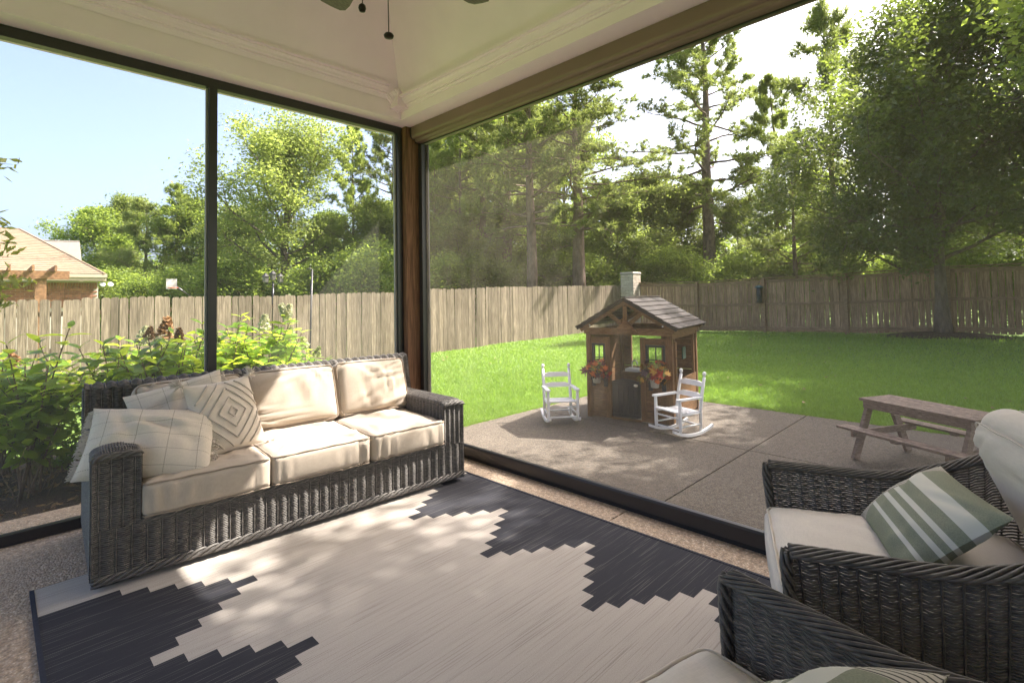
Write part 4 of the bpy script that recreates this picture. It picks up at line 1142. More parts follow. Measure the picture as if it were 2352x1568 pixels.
# brick pier in the corner
m_brickp = plain('pale grey brown brick', (.48, .41, .335), .85, .22, 14, .4, 60, orand=.16)
m_mort = plain('mortar', (.46, .42, .36), .9, .1, 20)
pier = thing('brick_pier', 'pale brick pier where the two fences meet', 'pier', (19.22, 11.83, gz(19.2, 11.8)-.05))
PH_ = 2.40
MB().box((0, 0, PH_/2), (.595, .595, PH_-.004)).build('mortar_core', plain('dark mortar', (.24, .21, .175), .9, .1, 20), pier)
bd = MB().box((0, 0, 0), (.192, .09, .058)).build('brick', m_brickp); bdm = bd.data; bpy.data.objects.remove(bd)
row = 0; z = 1.15
while z < PH_-.03:
    for fc in range(2):
        for k in range(3):
            u = -.2+k*.203 + (.0 if row % 2 else .0)
            u = u+(.05 if row % 2 else -.05)*(1 if k != 1 else 0)*0
            off = (.04 if row % 2 else -.04)
            uu = max(-.206, min(.206, u+off*(0 if k == 1 else .3)))
            M = Matrix.Translation((uu, -.262, z)) if fc == 0 else Matrix.Translation((-.262, uu, z)) @ Matrix.Rotation(math.pi/2, 4, 'Z')
            share(bdm, 'brick', pier, M)
    z += .068; row += 1
MB().box((0, 0, PH_+.03), (.66, .66, .07), taper=.9).build('cap', m_brickp, pier)

# ------------------------------------------------------------------ bird feeder on the fence post, garden pole
m_feed = plain('dark green metal', (.012, .020, .020), .4, .2)
fy = 6.62
bf = thing('bird_feeder', 'dark bird feeder with a teal lid hanging on the board fence post', 'bird feeder', (FXR-.22, fy, gz(FXR, 6.5)+1.05))
MB().lathe([(.08, .06), (.095, .07), (.095, .10), (.09, .55), (.085, .56)], (0, 0, 0), 12).build('seed_tube', m_feed, bf, True)
MB().lathe([(.15, .56), (.15, .575), (.10, .62), (.02, .66)], (0, 0, 0), 12).build('lid', plain('teal lid', (.03, .09, .10), .4, .1), bf, True)
MB().lathe([(.02, .02), (.13, .03), (.13, .05), (.02, .058)], (0, 0, 0), 12).build('tray', m_feed, bf, True)
MB().tube([(0, 0, .65), (0, 0, .76), (.12, 0, .78)], .008, 5).build('hook', m_feed, bf)
pp = W(717, 618, Y=6.35)
pole = thing('garden_pole', 'thin dark garden pole behind the hydrangeas against the picket fence', 'pole', (pp.x, pp.y, gz(pp.x, pp.y)))
MB().tube([(-.06, 0, 0), (-.03, 0, .9), (0, 0, pp.z-gz(pp.x, pp.y))], .011, 6).build('shaft', m_bronze, pole, True)
MB().tube([(0, 0, pp.z-gz(pp.x, pp.y)-.01), (-.03, 0, pp.z-gz(pp.x, pp.y)+.012), (-.07, .0, pp.z-gz(pp.x, pp.y)-.01)], .007, 6).build('hook', m_bronze, pole, True)

# ------------------------------------------------------------------ mulch ring under the lawn tree
TX, TY = 18.7, 1.55
ring = []
for r_ in np.linspace(0, 1, 7):
    ring.append([(TX+math.cos(a)*r_*(1.05+.08*math.sin(3*a)), TY+math.sin(a)*r_*(1.6+.12*math.sin(2*a+1)), gz(TX+math.cos(a)*r_, TY+math.sin(a)*r_*1.5)+.015+.09*(1-r_**2)*(1+.25*math.sin(9*a+r_*7))) for a in np.linspace(0, 2*math.pi, 33)])
mr = MB().grid(np.array(ring)).build('mulch_ring', m_mulch, None, True); struct(mr)
if mr.data.polygons[40].normal.z < 0: mr.data.flip_normals()
# fallen leaves on the lawn and along the screen bar
def fallen(n, area, size, name, label, zf, keep=None):
    pts = []
    while len(pts) < n:
        x, y = rng.uniform(area[0], area[1]), rng.uniform(area[2], area[3])
        if keep is None or keep(x, y): pts.append((x, y))
    V, F = [], []
    for x, y in pts:
        a = rng.uniform(0, 6.28); s = size*rng.uniform(.6, 1.3); z = zf(x, y)
        for (u, v, h) in ((-1, 0, .3), (-.2, -.5, 0), (1, 0, .35), (-.1, .5, .1)):
            V.append((x+s*(u*math.cos(a)-v*math.sin(a)), y+s*(u*math.sin(a)+v*math.cos(a)), z+h*s*.8))
        F.append([len(V)-4, len(V)-3, len(V)-2, len(V)-1])
    o = fast_mesh(name, V, np.array(F), m_litter); o['kind'] = 'stuff'; tag(o, label, 'leaves')
fallen(90, (7, 19, -1, 11.5), .045, 'fallen_leaves', 'few dry leaves scattered over the lawn', lambda x, y: gz(x, y)+.05)
fallen(170, (2.90, 2.99, -1.5, 3.7), .020, 'leaf_debris', 'leaf debris caught along the outside of the black screen bar', lambda x, y: PATIO_Z+.01+rng.uniform(0, .05))

# ------------------------------------------------------------------ neighbour's house beyond the picket fence
m_brick = plain('red brown brick', (.25, .115, .070), .85, .3, 12, .3, 60, orand=.28)
m_roof = plain('tan asphalt shingles', (.20, .145, .092), .9, .28, 7, .4, 80, orand=.10)
m_roof2 = plain('grey tan shingles', (.17, .15, .125), .9, .15, 7, .3, 80)
m_fascia = plain('tan fascia', (.42, .34, .25), .6, .05)
HY, HX1 = 23.0, 2.60
nh = thing('brick_house', 'neighbour brick house with tan hipped roof behind the picket fence', 'house', (0, HY, -.6))
MB().box(((HX1-8)/2, 3.5, 1.36), (HX1+8, 7.0, 2.70)).build('wall', m_mort, nh)
b_ = MB().box((0, 0, 0), (.205, .05, .060)).build('brick', m_brick); bk = b_.data; bpy.data.objects.remove(b_)
hb = MB().box((0, 0, 0), (.060, .05, .205)).build('brick', m_brick); hbk = hb.data; bpy.data.objects.remove(hb)
z = 1.85; row = 0
while z < 2.44:
    x = -.9+(.11 if row % 2 else 0)
    while x < HX1-.06:
        share(bk, 'brick', nh, Matrix.Translation((x, -.006, z))); x += .217
    z += .0715; row += 1
x = -.9
while x < HX1-.03: share(hbk, 'brick', nh, Matrix.Translation((x, -.006, 2.555))); x += .0715
EZ = 2.93
MB().box(((HX1+.18-8)/2, -.20, 2.79), (HX1+.18+8, .36, .14)).build('soffit', m_fascia, nh)
MB().box(((HX1+.2-8)/2, -.40, EZ-.03), (HX1+.2+8, .04, .13)).build('fascia', m_fascia, nh)
RE = Vector((W(45, 527, Y=HY+6).x, 6.0, W(45, 527, Y=HY+6).z+.6)); EC = Vector((W(240, 632, Y=HY-.4).x, -.42, EZ+.02))
NR = 26
for k in range(NR):          # lapped shingle courses on the slope that faces the garden
    t0, t1 = k/NR, (k+1)/NR+.012
    def at(t, left):
        y = -.42+(6.42)*t; zz = EC.z+(RE.z-EC.z)*t
        return (-8.0 if left else EC.x+(RE.x-EC.x)*t, y, zz)
    a, b, c, d = at(t0, 1), at(t0, 0), at(min(1, t1), 0), at(min(1, t1), 1)
    up = .022
    MB().add(np.array([a, b, c, d])+np.array([(0, 0, up), (0, 0, up), (0, 0, 0), (0, 0, 0)]), np.array([(0, 1, 2, 3)])).add(np.array([a, b, b, a])+np.array([(0, 0, 0), (0, 0, 0), (0, 0, up), (0, 0, up)]), np.array([(0, 1, 2, 3)])).build('shingle_course', m_roof, nh)
MB().add(np.array([tuple(EC), tuple(RE), (EC.x, 13.0, EC.z)]), [[0, 2, 1]]).build('hip_slope', m_roof, nh)
MB().tube([tuple(EC), tuple(RE)], .05, 6).build('hip_cap', m_roof, nh)
MB().tube([(RE.x, RE.y, RE.z), (-8, RE.y, RE.z)], .05, 6).build('ridge_cap', m_roof, nh)
v1 = W(132, 612, Y=HY+2.2); MB().tube([(v1.x, v1.y-HY, v1.z+.5), (v1.x, v1.y-HY, v1.z+1.05)], .03, 8).build('vent_pipe', m_white, nh)
fx = HX1+.10
for dx in (0, .22):
    fl_ = MB().lathe([(.02, -.10), (.05, -.08), (.085, 0), (.08, .01), (.01, .012)], (fx+dx-.02, -.32, 2.60), 10, Matrix.Rotation(R(70), 4, 'X')).build('floodlight', m_white, nh, True)
# wing behind
wg = thing('grey_roof_house', 'grey shingled roof of a house rising behind the tan hipped roof', 'house', (0, 33.0, -.6))
q = [W(96, 553, Y=34.5), W(183, 555, Y=34.5), W(192, 640, Y=31), W(90, 640, Y=31)]
MB().add(np.array([(p.x, p.y-33, p.z+.6) for p in q]), np.array([(3, 2, 1, 0)])).build('roof', m_roof2, wg)
MB().box(((q[1].x+q[0].x)/2, 1.7, 1.6), (q[1].x-q[0].x+.1, 3, 3.2)).build('wall', m_fascia, wg)
MB().tube([(q[0].x, q[0].y-33, q[0].z+.6), (q[1].x, q[1].y-33, q[1].z+.6)], .05, 6).build('ridge_cap', m_roof2, wg)
# pergola in front of the brick house
m_perg = wood('pergola cedar', (.20, .10, .048), (.36, .20, .105), (3, 3, 3), .7, .05, .2)
pg = thing('pergola', 'brown timber pergola standing before the brick house', 'pergola', (0, 19.5, -.55))
pz = W(100, 640, Y=19.5).z+.55
px_ = W(93, 660, Y=19.5).x
MB().box((px_, 0, pz/2), (.24, .24, pz)).build('post', m_perg, pg)
MB().box((px_-3.0, 0, pz/2), (.24, .24, pz)).build('post', m_perg, pg)
for yy in (-.15, .15): MB().box((px_-1.6, yy, pz+.10), (4.4, .05, .22)).build('beam', m_perg, pg)
for k in range(9):
    MB().box((px_-3.4+k*.46, 1.1, pz+.27), (.05, 3.4, .15)).build('rafter', m_perg, pg)
# lantern post and basketball hoop
lp = W(627, 640, Y=21.0)
ln = thing('lamp_post', 'double lantern lamp post behind the picket fence', 'lamp post', (lp.x, 21.0, -.5))
lh = lp.z+.5
MB().tube([(0, 0, 0), (0, 0, lh-.1)], .04, 8).build('shaft', m_bronze, ln, True)
MB().tube([(-.28, 0, lh-.18), (0, 0, lh-.25), (.28, 0, lh-.18)], .02, 6).build('crossarm', m_bronze, ln, True)
for sx, dz in ((-.28, 0), (.28, 0), (0, .1)):
    l_ = MB().lathe([(.07, 0), (.11, .04), (.13, .24), (.10, .26)], (sx, 0, lh-.18+dz), 6).build('lantern', plain('lantern glass', (.16, .15, .13), .2, .05) if 'lantern glass' not in bpy.data.materials else bpy.data.materials['lantern glass'], ln)
    MB().lathe([(.15, .25), (.15, .27), (.06, .36), (.01, .40)], (sx, 0, lh-.18+dz), 6).build('lantern_cap', m_bronze, l_)
hp = W(394, 652, Y=24.0)
hoop = thing('basketball_hoop', 'basketball hoop with white backboard beyond the picket fence', 'basketball hoop', (hp.x, 24.0, -.5))
hz = hp.z+.5
MB().tube([(.9, .5, 0), (.75, .4, hz-.5), (.1, .05, hz-.05)], .05, 8).build('pole', m_bronze, hoop, True)
MB().box((0, 0, hz), (.36, .04, .40)).build('backboard', plain('weathered backboard', (.50, .47, .44), .6, .1), hoop)
MB().tube([(.17*math.cos(a), -.24+.17*math.sin(a), hz-.16) for a in np.linspace(0, 6.283, 16)], .015, 5).build('rim', plain('orange rim', (.5, .12, .03), .5, .05), hoop)
# ------------------------------------------------------------------ trees
m_bark = plain('grey brown bark', (.135, .105, .082), .95, .45, 9, .9, 26, .04, stretch=(1, 1, .35))
m_pbark = plain('pine bark', (.17, .118, .090), .95, .5, 8, 1.0, 22, .05, stretch=(1, 1, .4))
m_lf_a = foliage('yellow green leaves', (.075, .112, .025), (.175, .212, .052), (.40, .48, .10), .45, .30, 5)
m_lf_b = foliage('mid green leaves', (.060, .100, .020), (.150, .198, .042), (.42, .54, .08), .46, .30, 5)
m_lf_c = foliage('dark oak leaves', (.038, .058, .024), (.090, .118, .046), (.36, .47, .07), .36, .45, 7, spec=.45, rough=.42)
m_pine = foliage('pine needles', (.060, .090, .028), (.150, .178, .054), (.36, .43, .09), .36, .5, 4, .15, .5)
m_pine2 = foliage('bright pine needles', (.085, .125, .030), (.195, .232, .058), (.44, .54, .09), .36, .5, 4, .15, .5)
m_rust = foliage('browning needles', (.10, .060, .020), (.22, .13, .045), (.25, .15, .05), .3, .5, 4, .1)

def leaf_quads(C, size, rr, droop=.0, aspect=.55):
    n = len(C)
    N_ = rr.normal(size=(n, 3)); N_[:, 2] = np.abs(N_[:, 2])*1.2+.25; N_ /= np.linalg.norm(N_, axis=1, keepdims=True)
    T = rr.normal(size=(n, 3)); U = T-(T*N_).sum(1, keepdims=True)*N_; U /= np.linalg.norm(U, axis=1, keepdims=True)
    U[:, 2] -= droop; Vv = np.cross(N_, U)
    s = size*rr.uniform(.6, 1.35, n)[:, None]
    P = np.stack([C-U*s, C+Vv*s*aspect, C+U*s, C-Vv*s*aspect], 1).reshape(-1, 3)
    return P, np.arange(4*n).reshape(-1, 4)
def needle_tufts(C, D, L, w, k, rr):
    """k thin blades radiating from each tuft around its twig direction"""
    n = len(C)
    d = D[:, None, :]*.75+rr.normal(0, .62, (n, k, 3)); d /= np.linalg.norm(d, axis=2, keepdims=True)
    L_ = L*rr.uniform(.65, 1.2, (n, k, 1))
    s = np.cross(d, rr.normal(size=(n, k, 3))); s /= np.linalg.norm(s, axis=2, keepdims=True)+1e-9
    c = C[:, None, :]+np.zeros((n, k, 3))
    P = np.stack([c-s*w, c+s*w, c+d*L_], 2).reshape(-1, 3)
    return P, np.arange(len(P)).reshape(-1, 3)
def curve(p, d, L, n, rr, up=.0, wobble=.08):
    pts = [np.array(p, float)]; d = np.array(d, float)
    for k in range(n):
        d = d+np.array([0, 0, up/n])+rr.normal(0, wobble, 3); d /= np.linalg.norm(d); pts.append(pts[-1]+d*L/n)
    return np.array(pts), d
def make_deciduous(name, seed, H, r0, base, spread, nl, per, leaf, mat, fork=False, top_round=.55, sig=.30, lean=0, bark=None):
    rr = np.random.default_rng(seed); root = thing(name, 'tree', 'tree')
    mb = MB(); n = 9
    tz = np.linspace(0, H*.86, n); tx = wob(tz/H*2.2, seed)*.03*H*np.linspace(0, 1, n)+lean*tz; ty = wob(tz/H*2.2, seed+1)*.03*H*np.linspace(0, 1, n)
    T = np.stack([tx, ty, tz], -1); tr = r0*(1-.86*np.linspace(0, 1, n)**.8); tr[0] *= 1.35
    mb.tube(T, tr, 9)
    cc, cd = [], []
    for i in range(nl):
        f = (i+rr.uniform(0, .8))/nl; zf = base+(.84-base)*f
        p = np.array([np.interp(zf*H, tz, T[:, k]) for k in range(3)]); rt = np.interp(zf*H, tz, tr)
        az = i*2.4+rr.uniform(-.5, .5)
        el = R(18+50*f**1.2+rr.uniform(-10, 10)) if not fork else R(38+34*f+rr.uniform(-8, 8))
        prof = math.sin(math.pi*min(1, (.20+.80*f)))**.6 if f > top_round else (.72+.28*f/top_round)
        L = spread*prof*rr.uniform(.75, 1.15)
        P, d = curve(p, (math.cos(az)*math.cos(el), math.sin(az)*math.cos(el), math.sin(el)), L, 6, rr, .25, .10)
        lr = max(.012, rt*.52); mb.tube(P, lr*np.linspace(1, .25, 7), 6)
        for j in range(6):
            t = .30+.70*(j+rr.uniform(0, .9))/6; k = min(5, int(t*6)); q = P[k]+(P[k+1]-P[k])*(t*6-k)
            dd = d+rr.normal(0, .75, 3); dd /= np.linalg.norm(dd)
            S, d2 = curve(q, dd, L*rr.uniform(.25, .50), 4, rr, .1, .16)
            mb.tube(S, max(.008, lr*.32)*np.linspace(1, .3, 5), 4, cap=False)
            for m in range(4):
                t2 = rr.uniform(.35, 1); k2 = min(3, int(t2*4)); q2 = S[k2]+(S[k2+1]-S[k2])*(t2*4-k2)
                d3 = d2+rr.normal(0, .8, 3); d3 /= np.linalg.norm(d3); cc.append(q2+d3*rr.uniform(.1, .3)*spread*.22)
            cc.append(S[-1])
    cc = np.array(cc)
    C = np.repeat(cc, per, 0)+rr.normal(0, sig, (len(cc)*per, 3))*np.array([1, 1, .75])
    mb.build('trunk', bark or m_bark, root, True)
    V, F = leaf_quads(C, leaf, rr); fast_mesh('crown', V, F, mat, root)
    root['H'] = float(max(C[:, 2].max(), H*.9)); return root
def make_pine(name, seed, H, r0, base, spread, nl, mat, tl=.30, tw=.016, tk=12, tufts=4, ragged=.35):
    rr = np.random.default_rng(seed); root = thing(name, 'tree', 'tree'); mb = MB(); n = 12
    tz = np.linspace(0, H*.985, n); tx = wob(tz/H*2, seed)*.012*H*np.linspace(0, 1, n); ty = wob(tz/H*2, seed+3)*.012*H*np.linspace(0, 1, n)
    T = np.stack([tx, ty, tz], -1); tr = r0*(1-.90*np.linspace(0, 1, n)**1.1); tr[0] *= 1.2
    mb.tube(T, tr, 10)
    cc, dd_ = [], []
    for i in range(nl):
        f = (i+rr.uniform(0, .9))/nl; zf = base+(.975-base)*f
        if rr.uniform() < ragged*.5 and f < .5: continue
        p = np.array([np.interp(zf*H, tz, T[:, k]) for k in range(3)]); rt = np.interp(zf*H, tz, tr)
        az = i*2.4+rr.uniform(-.8, .8); el = R(-4+44*f+rr.uniform(-14, 14))
        L = spread*(1-f**1.5*.80)*rr.uniform(1-ragged*1.2, 1.1)*(.65+.35*min(1, f*4))
        P, d = curve(p, (math.cos(az)*math.cos(el), math.sin(az)*math.cos(el), math.sin(el)), L, 6, rr, .20, .13)
        lr = max(.010, rt*.36); mb.tube(P, lr*np.linspace(1, .22, 7), 6)
        for j in range(7):
            t = .35+.65*(j+rr.uniform(0, .9))/7; k = min(5, int(t*6)); q = P[k]+(P[k+1]-P[k])*(t*6-k)
            e = d+rr.normal(0, .7, 3)*np.array([1, 1, .5]); e /= np.linalg.norm(e)
            S, d2 = curve(q, e, L*rr.uniform(.15, .38), 3, rr, .3, .18)
            mb.tube(S, max(.007, lr*.28)*np.linspace(1, .4, 4), 4, cap=False)
            for m in range(tufts):
                t2 = .25+.75*(m+rr.uniform(0, 1))/tufts; k2 = min(2, int(t2*3)); q2 = S[k2]+(S[k2+1]-S[k2])*(t2*3-k2)
                e3 = d2+rr.normal(0, .6, 3)+np.array([0, 0, .3]); e3 /= np.linalg.norm(e3)
                cc.append(q2+rr.normal(0, .08, 3)); dd_.append(e3)
            cc.append(S[-1]); dd_.append(d2+np.array([0, 0, .3]))
    for i in range(7):       # dead stubs below the crown
        z = rr.uniform(.06, max(.08, base))*H; p = np.array([np.interp(z, tz, T[:, k]) for k in range(3)]); a = rr.uniform(0, 6.28)
        P, _ = curve(p, (math.cos(a), math.sin(a), rr.uniform(-.2, .4)), rr.uniform(.3, 1.3), 3, rr, 0, .2); mb.tube(P, [.035, .025, .018, .008], 5)
    mb.build('trunk', m_pbark, root, True)
    C = np.array(cc); D = np.array(dd_); D /= np.linalg.norm(D, axis=1, keepdims=True)
    V, F = needle_tufts(C, D, tl, tw, tk, rr); fast_mesh('crown', V, F, mat, root)
    root['H'] = H; return root
def spot(px, depth, top):
    g = W(px, 690, depth=depth); z = gz(g.x, g.y); return g.x, g.y, z, W(px, top, depth=depth).z-z
used_tree = set()
def put(proto, px, depth, top, label, wide=1.0, rz=None, group=None, cat='tree', name=None):
    x, y, z, h = spot(px, depth, top)
    return put_at(proto, x, y, h, label, wide, rz, group, cat, z, name)
def put_at(proto, x, y, h, label, wide=1.0, rz=None, group=None, cat='tree', z=None, name=None):
    z = gz(x, y) if z is None else z
    o = proto if proto.name not in used_tree else copy_tree(proto)
    used_tree.add(proto.name)
    s = h/proto['H']; o.scale = (s*wide, s*wide, s); o.location = (x, y, z-.05)
    o.rotation_euler = (0, 0, rng.uniform(0, 6.28) if rz is None else rz)
    if name: o.name = name
    tag(o, label, cat, group)
    return o
D_BIG = make_deciduous('elm_tree', 101, 12.0, .26, .26, 4.6, 26, 58, .072, m_lf_a, True, .5, .34)
D_OAK = make_deciduous('oak_tree', 104, 11.0, .20, .20, 4.3, 34, 58, .070, m_lf_c, False, .35, .30)
D_MID = make_deciduous('leafy_tree', 107, 10.0, .16, .18, 2.9, 24, 46, .082, m_lf_b, False, .45, .30)
D_LT = make_deciduous('light_leafy_tree', 108, 10.0, .15, .16, 2.8, 22, 46, .082, m_lf_a, True, .5, .32)
D_BUSH = make_deciduous('understory_bush', 111, 4.0, .07, .06, 1.9, 20, 34, .070, m_lf_b, True, .6, .26)
P_A = make_pine('tall_pine', 121, 17.0, .34, .34, 4.4, 60, m_pine, tl=.32, tw=.020, tk=16, tufts=7)
P_B = make_pine('spreading_pine', 124, 14.0, .20, .28, 3.6, 46, m_pine2, tl=.32, tw=.020, tk=16, tufts=7)
P_C = make_pine('young_pine', 127, 9.0, .13, .10, 2.7, 46, m_pine, tl=.34, tw=.014, tufts=5, ragged=.15)

# trees seen through the left screen
put(D_BIG, 655, 25.5, 215, 'big spreading yellow-green tree with forked limbs behind the picket fence', 1.25, 1.0)
put(P_B, 812, 27, 292, 'bushy bright pine beside the forked yellow-green tree', .78)
put(P_A, 905, 29, 215, 'dark pine half hidden by the timber porch post', .95)
gl = 'trees behind the lamp post and basketball hoop'
put(D_MID, 232, 36, 462, 'leafy tree standing next to the brick house roof', 1.15, None, gl)
put(D_LT, 283, 38, 432, 'pale topped leafy tree rising above its darker neighbours near the brick house', .9, None, gl)
put(P_C, 335, 34, 462, 'dark bushy evergreen in the row behind the basketball hoop', 1.35, None, gl)
put(P_B, 405, 33, 425, 'yellow-green pine above the basketball hoop', 1.05, None, gl)
put(D_MID, 455, 34, 440, 'green leafy tree just beside the dark screen mullion', 1.1, None, gl)
put(D_LT, 560, 33, 455, 'light green tree filling the gap behind the lamp post', 1.2, None, gl)
put(D_MID, 760, 30, 470, 'mid green tree under the bushy bright pine', 1.1)
put(D_LT, 865, 27, 440, 'light leafy tree standing against the porch post edge', 1.2)
# trees seen through the right screen, behind the picket fence
put(P_B, 1002, 27, 300, 'pine with drooping bright boughs right beside the porch post', .75)
put(P_A, 1112, 25.5, 150, 'slim pine with thin crown next to the thick trunked pine', .85)
put(P_A, 1222, 22.5, 60, 'thick trunked pine directly behind the picket fence', 1.05, 2.0)
put(P_A, 1332, 23.5, 95, 'dark trunked pine near the brick pier', 1.4, 4.1)
put(D_LT, 1165, 28, 430, 'sunlit small tree between the two pine trunks', 1.2)
put(D_MID, 1060, 24.5, 480, 'shaded tree low behind the sunlit screen mesh', 1.2)
put(D_LT, 1420, 28, 400, 'yellow-green tree behind the brick pier', 1.25)
put(D_LT, 1500, 30, 375, 'pale leafy tree above the playhouse roof', 1.2)
put(D_MID, 1290, 27, 470, 'green tree filling between the dark pine trunks', 1.25)
put(D_MID, 1095, 33, 225, 'tall leafy tree filling in behind the slim pine', 1.05)
put(D_LT, 1205, 36, 205, 'tall light tree behind the thick trunked pine', 1.0)
put(D_MID, 1305, 34, 235, 'tall green tree behind the dark trunked pine', .95)
put(D_LT, 1035, 31, 330, 'light tree close to the porch post behind the drooping pine', 1.0)
# behind the board fence
put(P_A, 1632, 28, -40, 'tall pine with long bare grey trunk behind the board fence', 1.1, .7)
put(P_B, 1062, 25, 215, 'broad pine glowing behind the sunlit screen mesh', .95)
put(P_A, 1168, 27, 130, 'slender pine between the thin crowned and the thick trunked pines', 1.2)
put(D_OAK, 1700, 29, 420, 'dark low-branching oak next to the tall bare pine trunk', .95)
put(P_B, 1790, 27, 180, 'broad pine crown leaning over the board fence', .95)
put(P_C, 1925, 20.5, 8, 'slender young pine with a pointed top above the board fence', .80, 2.2)
put(P_C, 1830, 21.5, 330, 'soft needled young pine just over the board fence', 1.1)
put(D_LT, 1580, 31, 400, 'sunlit tree glimpsed beside the tall bare pine trunk', 1.2)
put(D_MID, 1880, 26, 380, 'leafy tree in shade behind the bird feeder', 1.2)
put_at(D_OAK, 21.4, 2.6, 8.6, 'dense dark oak just over the board fence behind the lawn oak', 1.15, 3.3)
put_at(D_OAK, 20.7, -0.7, 12.8, 'dark oak past the last fence post beyond the lawn oak', 1.1, 5.0)
put_at(D_OAK, 22.5, -5.5, 12.0, 'oak over the far end of the board fence', 1.1, .9)
put(D_LT, 2290, 20, 150, 'sunlit leafy tree beyond the board fence end', 1.2)
# the oak on the lawn
oak = put_at(D_OAK, TX, TY, 10.2, 'dark green oak in a mulch ring in front of the board fence', 1.02, 2.6, z=gz(TX, TY)+.05)
# shade trees of the same garden, right of the patio
gs = 'shade trees at the side of the patio'
D_SHADE = make_deciduous('shade_oak', 133, 13.0, .24, .42, 4.6, 30, 110, .078, m_lf_b, False, .4, .34)
put_at(D_SHADE, 8.9, -3.1, 12.5, 'tall shade oak on the lawn past the picnic table', .90, .4, gs)
put_at(D_OAK, 17.3, -3.4, 12.8, 'dense shade oak by the board fence past the picnic table', 1.05, 4.0, gs)
put_at(D_SHADE, 12.4, -3.2, 12.2, 'shade oak between the picnic table and the board fence', 1.0, 1.9, gs)
put_at(D_SHADE, 6.6, -7.6, 11.5, 'shade oak close to the house end of the patio', 1.0, 1.1, gs)
# understory behind the fences
gb = 'understory bushes behind the picket fence'; gc = 'understory bushes behind the board fence'
for px, dp, tp in ((262, 27, 600), (330, 25, 610), (430, 24, 590), (520, 21, 560), (590, 24, 590), (700, 22, 600), (745, 20, 560), (830, 19.5, 545), (890, 21, 520), (1010, 20, 560), (1080, 21, 560), (1160, 22, 570), (1280, 23, 560), (1370, 24, 560), (1430, 25, 570)):
    put(D_BUSH, px, dp+2, tp, 'leafy understory bush growing behind the picket fence', 1.25, None, gb, 'bush')
for px, dp, tp in ((1500, 25, 560), (1560, 24, 540), (1680, 24, 560), (1750, 23, 560), (1840, 22, 550), (1960, 21, 560), (2050, 20, 560), (2130, 19, 560), (2240, 18.5, 520), (2330, 18, 540)):
    put(D_BUSH, px, dp+1, tp, 'leafy understory bush growing behind the board fence', 1.2, None, gc, 'bush')
# the wood further back reads as one mass
gw = []
def far_wood():
    rr = np.random.default_rng(77); C = []
    for k in range(120):
        px = rr.uniform(200, 2500); d = rr.uniform(38, 62); p = W(px, 690, depth=d)
        if px < 420 and d < 45: continue
        h = rr.uniform(5, 9) if px > 480 else rr.uniform(4, 7)
        n = 700; c = np.array([p.x, p.y, -.4+h*.5])
        q = rr.normal(size=(n, 3)); q /= np.linalg.norm(q, axis=1, keepdims=True); q *= rr.uniform(.2, 1, (n, 1))**.5
        C.append(c+q*np.array([rr.uniform(2, 3.4), rr.uniform(2, 3.4), h*.55]))
    C = np.concatenate(C); V, F = leaf_quads(C, .26, rr)
    o = fast_mesh('woodland', V, F, m_lf_b); o['kind'] = 'stuff'; tag(o, 'distant green wood behind both fences', 'woodland')
far_wood()

# ------------------------------------------------------------------ hydrangeas beside the porch
m_hyd = foliage('hydrangea leaves', (.075, .145, .014), (.185, .30, .034), (.70, .88, .07), .50, 1.2, 9, .22, .42, .4)
m_stem = plain('woody stems', (.155, .105, .065), .85, .3, 30)
m_flw = [foliage('cream hydrangea florets', (.45, .46, .28), (.72, .72, .52), (.5, .5, .3), .3, 2, 30, .05), foliage('rusty hydrangea florets', (.20, .095, .038), (.42, .25, .12), (.3, .16, .06), .3, 2, 40, .1), foliage('greenish florets', (.22, .27, .09), (.42, .46, .20), (.3, .36, .1), .3, 2, 30, .05)]
def hyd_leaf():
    mid = [(0, 0, 0), (0, .3, .03), (0, .65, .02), (0, 1, -.06)]
    L = [(-.20, .22, .07), (-.27, .5, .06), (-.16, .8, .0)]; Rr = [(-x, y, z) for x, y, z in L]
    V = mid+L+Rr
    F = [(0, 1, 4), (1, 5, 4), (1, 2, 5), (2, 6, 5), (2, 3, 6), (0, 7, 1), (1, 7, 8), (1, 8, 2), (2, 8, 9), (2, 9, 3)]
    return np.array(V), np.array(F)
HV, HF = hyd_leaf()
ho = MB().add(HV, HF).build('leaf', m_hyd, None, True); HLEAF = ho.data; bpy.data.objects.remove(ho)
def florets(mat, seed):
    rr = np.random.default_rng(seed); n = 150
    t = rr.uniform(0, 1, n)**.8; a = rr.uniform(0, 6.28, n); r_ = .055*(1-t*.8)*rr.uniform(.75, 1.05, n)
    C = np.stack([r_*np.cos(a), r_*np.sin(a), .02+t*.13], -1)
    V, F = leaf_quads(C, .017, rr, aspect=.9)
    o = fast_mesh('flower_head', V, F, mat); d = o.data; bpy.data.objects.remove(o); return d
FH = [florets(m_flw[k], 200+k) for k in range(3)]
